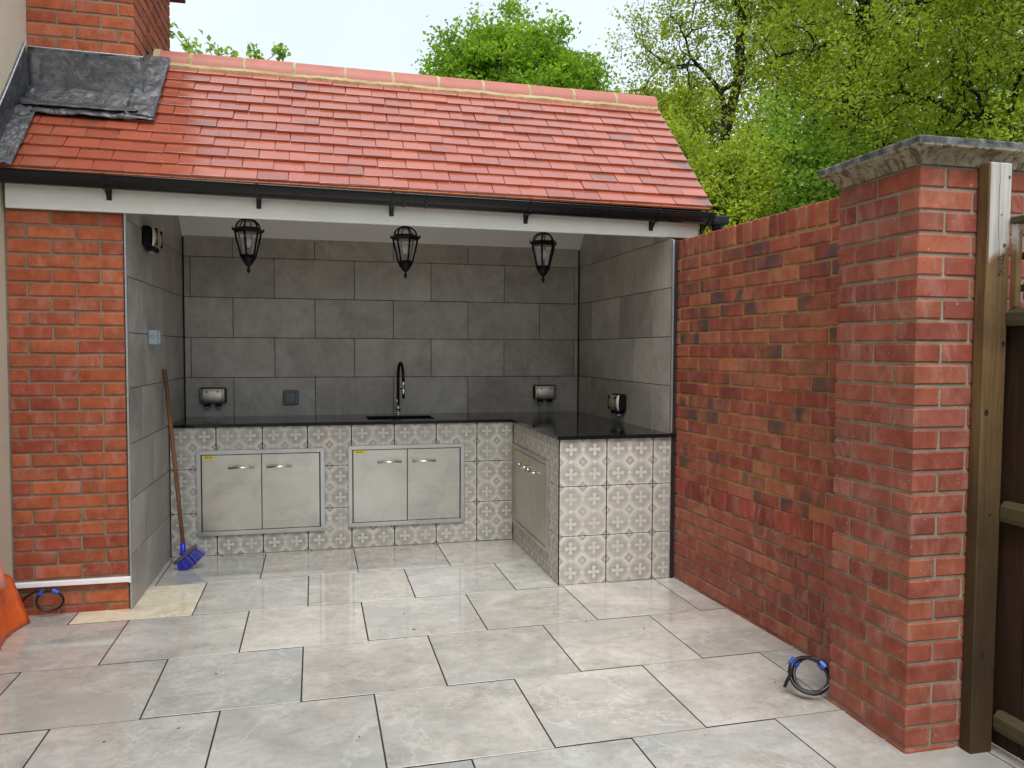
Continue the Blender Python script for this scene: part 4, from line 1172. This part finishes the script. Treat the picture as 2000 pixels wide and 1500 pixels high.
# ------------------------------------------------------------------ timber post and fence
po = thing('timber_post', 'square timber post with greyed top in front of the brick pier', 'post', (.905, -2.205, 0))
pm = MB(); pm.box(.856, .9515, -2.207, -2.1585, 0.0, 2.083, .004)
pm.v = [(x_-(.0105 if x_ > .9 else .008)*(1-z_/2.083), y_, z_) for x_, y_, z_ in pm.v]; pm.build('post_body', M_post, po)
m = MB(); m.tube([(.9515-.013, -2.2065, 2.035), (.9515-.013, -2.2095, 2.035)], .0045, 10); m.tube([(.925, -2.2065, 1.80), (.925, -2.2095, 1.80)], .0062, 12); m.tube([(.910, -2.2065, 1.905), (.910, -2.209, 1.905)], .003, 8)
m.build('bolt_head', m_plain('dull_screw_steel', (.16, .15, .14), .4, .8), po)
for kx, kz, kr in ((.885, .36, .011), (.932, .30, .008), (.872, 1.22, .010), (.934, 1.46, .009), (.90, .86, .006)):
    MB().lathe([(kr*.2, -.0006), (kr, 0), (kr*.9, .001)], 12).build('knot', m_plain('knot_wood', (.02, .012, .007), .7), po, Matrix.Translation((kx, -2.2066, kz)) @ Matrix.Rotation(PI/2, 4, 'X') @ Matrix.Diagonal((1, 1.25, 1, 1)))
crk = MB(); zz = 2.081; xx = .8965
while zz > 1.72:
    x2 = xx+random.uniform(-.003, .0025); crk.add([(xx-.0009, -2.2074, zz), (xx+.0009, -2.2074, zz), (x2+.0009, -2.2074, zz-.03), (x2-.0009, -2.2074, zz-.03), (xx, -2.202, zz), (x2, -2.202, zz-.03)], [(0, 1, 2, 3), (0, 4, 5, 3), (1, 2, 5, 4)]); xx = x2; zz -= .03
crk.build('crack', M_seal, po)
m = MB()
for k in range(26): 
    a = random.uniform(-.010, .010); b = random.uniform(-.038, .034); w_ = random.uniform(.002, .005); m.box(.916+a-w_, .916+a+w_, -2.2092, -2.2065, 1.735+b-.003, 1.735+b+.003, 0, M=None)
m.build('torn_label', m_plain('torn_paper_remains', (.11, .085, .055), .9, var=.5, sc=80), po)

fe = thing('timber_fence', 'dark timber fence with vertical boards, rails and trellis top', 'fence', (1.0, -3.2, 0))
FX = .972
yy_ = -2.166; k = 0
while yy_ > -4.9:
    MB().box(FX, FX+.018, yy_-.118, yy_, .02, 1.545, .002).build('board', M_fence, fe); yy_ -= .122
def rail(z0, z1, xa=.938, name='rail', mat=M_rail):
    m = MB(); c_ = .018
    prof = [(xa, z0+c_), (xa+.004, z0), (FX-.001, z0), (FX-.001, z1), (xa+.016, z1), (xa, z1-c_)]
    m.prism(prof, lambda u, v, d: (u, d, v), -2.212, -4.9); return m.build(name, mat, fe)
rail(.088, .158); rail(.836, .908); rail(1.522, 1.585)
# trellis top
for yk in (-2.212, -2.46, -2.66, -2.86, -3.06, -3.26, -3.46, -3.66, -3.86, -4.06, -4.26, -4.46, -4.66, -4.86):
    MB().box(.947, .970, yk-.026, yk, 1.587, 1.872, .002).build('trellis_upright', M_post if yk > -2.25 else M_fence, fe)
for zk in (1.652, 1.762):
    MB().box(.9705, .986, -4.9, -2.21, zk-.012, zk+.012, .002).build('trellis_slat', M_fence, fe)
MB().box(.940, .988, -4.9, -2.212, 1.874, 1.896, .002).build('top_rail', M_rail, fe)

# ------------------------------------------------------------------ trees
def seg_tubes(P0, P1, R0_, R1_, n):
    P0 = np.array(P0); P1 = np.array(P1); d = P1-P0; L = np.linalg.norm(d, axis=1, keepdims=True)+1e-9; t = d/L
    up = np.where(np.abs(t[:, 2:3]) < .9, np.array([[0, 0, 1.]]), np.array([[1., 0, 0]])); a = np.cross(t, up); a /= np.linalg.norm(a, axis=1, keepdims=True); b = np.cross(t, a)
    th_ = np.arange(n)*2*np.pi/n; cs = np.cos(th_)[None, :, None]; sn = np.sin(th_)[None, :, None]
    dirs = a[:, None, :]*cs+b[:, None, :]*sn
    v0 = P0[:, None, :]+dirs*np.array(R0_)[:, None, None]; v1 = P1[:, None, :]+dirs*np.array(R1_)[:, None, None]
    V = np.concatenate([v0, v1], 1).reshape(-1, 3); m = len(P0)
    k = np.arange(n); k2 = (k+1) % n; q = np.stack([k, k2, k2+n, k+n], 1)[None]+(np.arange(m)*2*n)[:, None, None]
    return V, q.reshape(-1, 4)
def fast_mesh(name, V, Q, mat, attr=None, smooth=True):
    me = bpy.data.meshes.new(name); me.vertices.add(len(V)); me.vertices.foreach_set('co', V.astype(np.float32).ravel())
    me.loops.add(Q.size); me.loops.foreach_set('vertex_index', Q.astype(np.int32).ravel())
    me.polygons.add(len(Q)); me.polygons.foreach_set('loop_start', np.arange(0, Q.size, Q.shape[1], dtype=np.int32))
    me.polygons.foreach_set('use_smooth', np.full(len(Q), smooth))
    me.update(calc_edges=True); me.materials.append(mat)
    if attr is not None:
        a = me.attributes.new('leaf', 'FLOAT', 'FACE'); a.data.foreach_set('value', attr.astype(np.float32))
    me.validate(); return me
def tree(name, label, base, lobes, N, leaves, size, mat, trunk_r, fork_z, spread=.22, lean=(0, 0), group=None, seed=1, cat='tree', thick=1.0, stray=.0, up=.35):
    r = np.random.default_rng(seed); pts = []
    vol = np.array([l[3]*l[3]*l[4] for l in lobes]); vol = vol/vol.sum()
    for l, f_ in zip(lobes, vol):
        m = max(3, int(N*f_)); d = r.normal(size=(m, 3)); d /= np.linalg.norm(d, axis=1, keepdims=True); rad = r.random((m, 1))**.45
        p_ = d*rad*np.array([l[3], l[3], l[4]])+np.array(l[:3]); pts.append(p_)
    pts = np.concatenate(pts); pts = pts[pts[:, 2] > .3]
    st = np.array(base, float); fk = st+np.array([lean[0], lean[1], fork_z])
    segs = []
    def wig(p, q, r0, r1, k):
        L = np.linalg.norm(q-p); prev = p; n = k
        for i in range(1, n+1):
            t = i/n; c = p+(q-p)*t+(r.normal(size=3)*L*.045 if i < n else 0)
            segs.append((prev, c, r0+(r1-r0)*(i-1)/n, r0+(r1-r0)*t)); prev = c
    ex_ = .46; unit = trunk_r/(len(pts)**ex_)
    wig(st, fk, trunk_r*1.25, trunk_r, 5)
    twig = []
    stack = [(fk, np.array([lean[0]*.1, lean[1]*.1, 1.]), pts, 0)]
    while stack:
        p, dr, P, dep = stack.pop(); n = len(P); rr = max(unit*n**ex_*thick, .004)
        if n <= 2:
            for q in P:
                wig(p, q, .0065*thick, .003, 2); twig.append((p, q))
            continue
        # split into 2 or 3
        kk = 3 if (n > 40 and r.random() < .4) else 2
        idx = r.choice(n, kk, replace=False); cen = P[idx]
        for _ in range(3):
            lab = np.argmin(((P[:, None]-cen[None])**2).sum(2)+r.random((n, kk))*.02, 1)
            cen = np.array([P[lab == c].mean(0) if (lab == c).any() else P[r.integers(n)] for c in range(kk)])
        for c in range(kk):
            G = P[lab == c]
            if len(G) == 0: continue
            m = G.mean(0); v = m-p; L = np.linalg.norm(v); f_ = r.uniform(.38, .58) if len(G) > 3 else .7
            tgt = p+v*f_+dr/np.linalg.norm(dr)*L*.10+r.normal(size=3)*L*.03
            r1 = max(unit*len(G)**ex_*thick, .004)
            wig(p, tgt, min(rr, r1*1.25), r1, 3 if len(G) > 6 else 2)
            stack.append((tgt, tgt-p, G, dep+1))
    o = thing(name, label, cat, tuple(base), group)
    Rm = np.array([s_[2] for s_ in segs]); Vs = []; Qs = []; off = 0
    for lo_, hi_, n in ((.04, 9, 8), (.012, .04, 5), (0, .012, 3)):
        sel = [s_ for s_ in segs if lo_ <= s_[2] < hi_]
        if not sel: continue
        V, Q = seg_tubes([s_[0] for s_ in sel], [s_[1] for s_ in sel], [s_[2] for s_ in sel], [s_[3] for s_ in sel], n)
        Vs.append(V); Qs.append(Q+off); off += len(V)
    me = fast_mesh('trunk', np.concatenate(Vs), np.concatenate(Qs), M_bark); inst('trunk', me, o, Matrix.Identity(4))
    # leaves in tufts along the last part of each twig
    n = len(twig); A_ = np.array([t_[0] for t_ in twig]); B_ = np.array([t_[1] for t_ in twig])
    m = n*leaves; ii = np.repeat(np.arange(n), leaves); t_ = 1-r.random(m)**1.6*.9
    # a part of the twigs stays thin: uneven density
    dens = np.clip(r.normal(1., .35, n), .35, 1.8); keep = r.random(m) < dens[ii]/1.5
    c = A_[ii]+(B_[ii]-A_[ii])*t_[:, None]+r.normal(size=(m, 3))*spread*np.array([1, 1, .75])
    c = c[keep]; ii = ii[keep]; m = len(c)
    nr = r.normal(size=(m, 3)); nr[:, 2] = np.abs(nr[:, 2])+up*.3; nr /= np.linalg.norm(nr, axis=1, keepdims=True)
    a = np.cross(nr, r.normal(size=(m, 3))); a /= np.linalg.norm(a, axis=1, keepdims=True); b = np.cross(nr, a)
    s_ = size*r.uniform(.55, 1.25, (m, 1)); w_ = s_*.62
    fold = nr*s_*.18
    V = np.stack([c-a*s_*.5, c+b*w_*.5+fold, c+a*s_*.5, c-b*w_*.5+fold], 1).reshape(-1, 3)
    Q = np.arange(m*4).reshape(-1, 4)
    att = np.clip(r.normal(.5, .13, m)+r.normal(0, .19, n)[ii], 0, 1)
    me = fast_mesh('crown', V, Q, mat, att, False); inst('crown', me, o, Matrix.Identity(4))
    return o
G_bright = m_leaf('leaf_fresh_green', [(.085, .165, .015), (.165, .29, .022), (.25, .41, .032), (.36, .52, .06)], .6)
G_olive = m_leaf('leaf_spring_oak', [(.13, .19, .022), (.27, .345, .036), (.40, .475, .055), (.54, .60, .10)], .6)
G_mid = m_leaf('leaf_mid_green', [(.07, .14, .018), (.14, .24, .030), (.21, .34, .042), (.30, .44, .07)], .6)
G_lime = m_leaf('leaf_lime', [(.13, .22, .03), (.22, .36, .055), (.32, .47, .08), (.42, .57, .12)], .55)
def at(px, d):
    a = yaw+math.atan((px-1000)/1510.57); return (-1.36+d*math.sin(a), -4.43+d*math.cos(a))
GRP = 'trees behind the garden'
def T_(name, label, bx_, by_, lob, *a, **k):
    L = [(bx_+l[0], by_+l[1], l[2], l[3], l[4]) for l in lob]; return tree(name, label, (bx_, by_, -.06), L, *a, **k)
# bright fresh green tree behind the ridge
T_('maple_tree', 'bright fresh green rounded tree rising behind the middle of the roof ridge', 4.25, 18.9,
   [(0, 0, 9.2, 2.2, 2.0), (-1.95, 0, 10.1, .8, 1.0), (-2.6, 0, 9.2, .65, .9), (-.9, 0, 10.8, .8, .8), (-.1, 0, 11.2, .5, .9), (.7, .1, 10.8, .7, .7), (1.35, 0, 11.0, .45, .85), (2.2, 0, 10.0, .8, .9), (2.7, 0, 9.0, .7, .9), (-2.0, 0, 8.2, 1.4, 1.2), (2.0, 0, 8.2, 1.3, 1.2), (0, -.4, 7.2, 2.6, 1.4)],
   2300, 46, .155, G_bright, .12, 4.2, .20, group=GRP, seed=3)
# spring oak with many bare dark limbs
x_, y_ = at(1415, 17)
T_('oak_tree', 'open oak with dark forked limbs and sparse olive spring leaves', x_, y_,
   [(-.2, 0, 9.3, 2.0, 2.5), (-1.5, .2, 7.5, 1.2, 1.5), (1.2, -.1, 8.6, 1.5, 2.2), (.2, 0, 12, 2.2, 1.8), (-1.1, 0, 5.4, 1.2, 1.2), (.8, .1, 5.3, 1.2, 1.3)],
   1500, 34, .078, G_olive, .085, 4.6, .13, lean=(-.05, 0), group=GRP, seed=11, thick=1.35)
x_, y_ = at(1480, 18.5)
T_('oak_tree', 'leaning oak whose branches fan out to the right above the wall', x_, y_,
   [(1.3, -.6, 8.6, 1.7, 2.0), (.3, 0, 10.3, 1.5, 2.0), (2.2, -1.0, 7.0, 1.4, 1.5), (.9, -.5, 6.0, 1.4, 1.2)],
   1200, 42, .078, G_olive, .085, 4.4, .13, lean=(.25, -.1), group=GRP, seed=12, thick=1.35)
x_, y_ = at(1770, 15)
T_('oak_tree', 'broad olive green oak filling the sky above the stone cap', x_, y_,
   [(0, 0, 7.2, 2.4, 2.4), (-1.8, 1.0, 6.1, 1.5, 1.6), (1.8, -1.4, 6.4, 1.6, 1.8), (.0, 0, 9.6, 2.4, 1.6), (.3, -.2, 4.3, 2.2, 1.1)],
   2000, 44, .078, G_olive, .095, 3.6, .14, group=GRP, seed=13, thick=1.3)
x_, y_ = at(2110, 12.5)
T_('oak_tree', 'olive oak reaching in from the right edge of the view', x_, y_,
   [(-.6, .5, 6.6, 1.9, 1.9), (-1.6, 1.5, 5.2, 1.3, 1.2), (0, 0, 4.2, 1.8, 1.3), (-.7, .6, 8.3, 1.8, 1.1)],
   1600, 44, .066, G_olive, .085, 2.6, .12, group=GRP, seed=14, thick=1.3)
x_, y_ = at(1575, 13)
T_('ash_sapling', 'vivid light green young tree just above the garden wall', x_, y_,
   [(0, 0, 4.2, .95, 1.0), (.15, -.1, 3.2, 1.2, .9), (-.4, .1, 5.0, .45, .55), (.9, -.6, 3.7, .7, .7)],
   520, 38, .085, G_lime, .06, 1.6, .13, group=GRP, seed=15)
x_, y_ = at(1370, 12.2)
T_('hawthorn_shrub', 'dense olive green shrub beside the right verge of the roof', x_, y_,
   [(0, 0, 3.3, 1.05, 1.3), (-.5, .3, 4.3, .7, .7), (.5, -.3, 4.0, .6, .8)],
   750, 46, .072, G_olive, .06, 1.2, .10, group=GRP, seed=16, cat='shrub')
x_, y_ = at(1260, 21)
T_('oak_tree', 'low olive tree between the bright tree and the forked oak', x_, y_,
   [(0, 0, 6.7, 1.9, 1.7), (-1.4, .3, 5.9, 1.3, 1.3), (1.2, -.3, 7.4, 1.1, 1.3)],
   1000, 42, .115, G_olive, .10, 3.2, .14, group=GRP, seed=17)
for k, (px, d, top, col, lb) in enumerate(((1330, 30, 9.5, G_mid, 'distant mid green tree seen through the forked oak'), (1560, 29, 12.2, G_mid, 'distant mid green tree behind the leaning oak'),
                                        (1790, 27, 11.5, G_bright, 'distant fresh green tree behind the broad olive oak'), (2020, 24, 11.0, G_mid, 'distant tree behind the right edge oak'))):
    x_, y_ = at(px, d); T_('woodland_tree', lb, x_, y_, [(0, 0, top*.62, 3.0, top*.38), (-1.8, 0, top*.45, 1.8, top*.25), (1.8, 0, top*.5, 1.8, top*.25)], 800, 17, .22, col, .16, top*.25, .20, group=GRP, seed=30+k)
for k, (px, d, lb) in enumerate(((1460, 15, 'olive bush showing just over the wall below the forked oak'), (1700, 13.5, 'olive bush behind the wall left of the stone cap'))):
    x_, y_ = at(px, d); T_('hedge_shrub', lb, x_, y_, [(0, 0, 2.9, 1.3, 1.3), (.7, -.4, 3.4, .8, .9), (-.7, .4, 2.6, .9, 1.0)], 560, 50, .09, (G_olive, G_mid)[k % 2], .07, 1.1, .15, group=GRP, seed=50+k, cat='shrub')
# sprigs behind the ridge at the left
T_('lime_sapling', 'few thin leafy twigs showing over the ridge beside the chimney', -2.42, 4.5,
   [(-.45, 0, 4.68, .16, .24), (-.12, .1, 4.70, .18, .12), (.05, .1, 4.66, .12, .12), (.36, 0, 4.60, .2, .12), (.60, 0, 4.68, .05, .06), (-.1, 0, 4.2, .6, .35)],
   100, 20, .074, G_lime, .022, 3.3, .040, group=None, seed=60, up=.0)
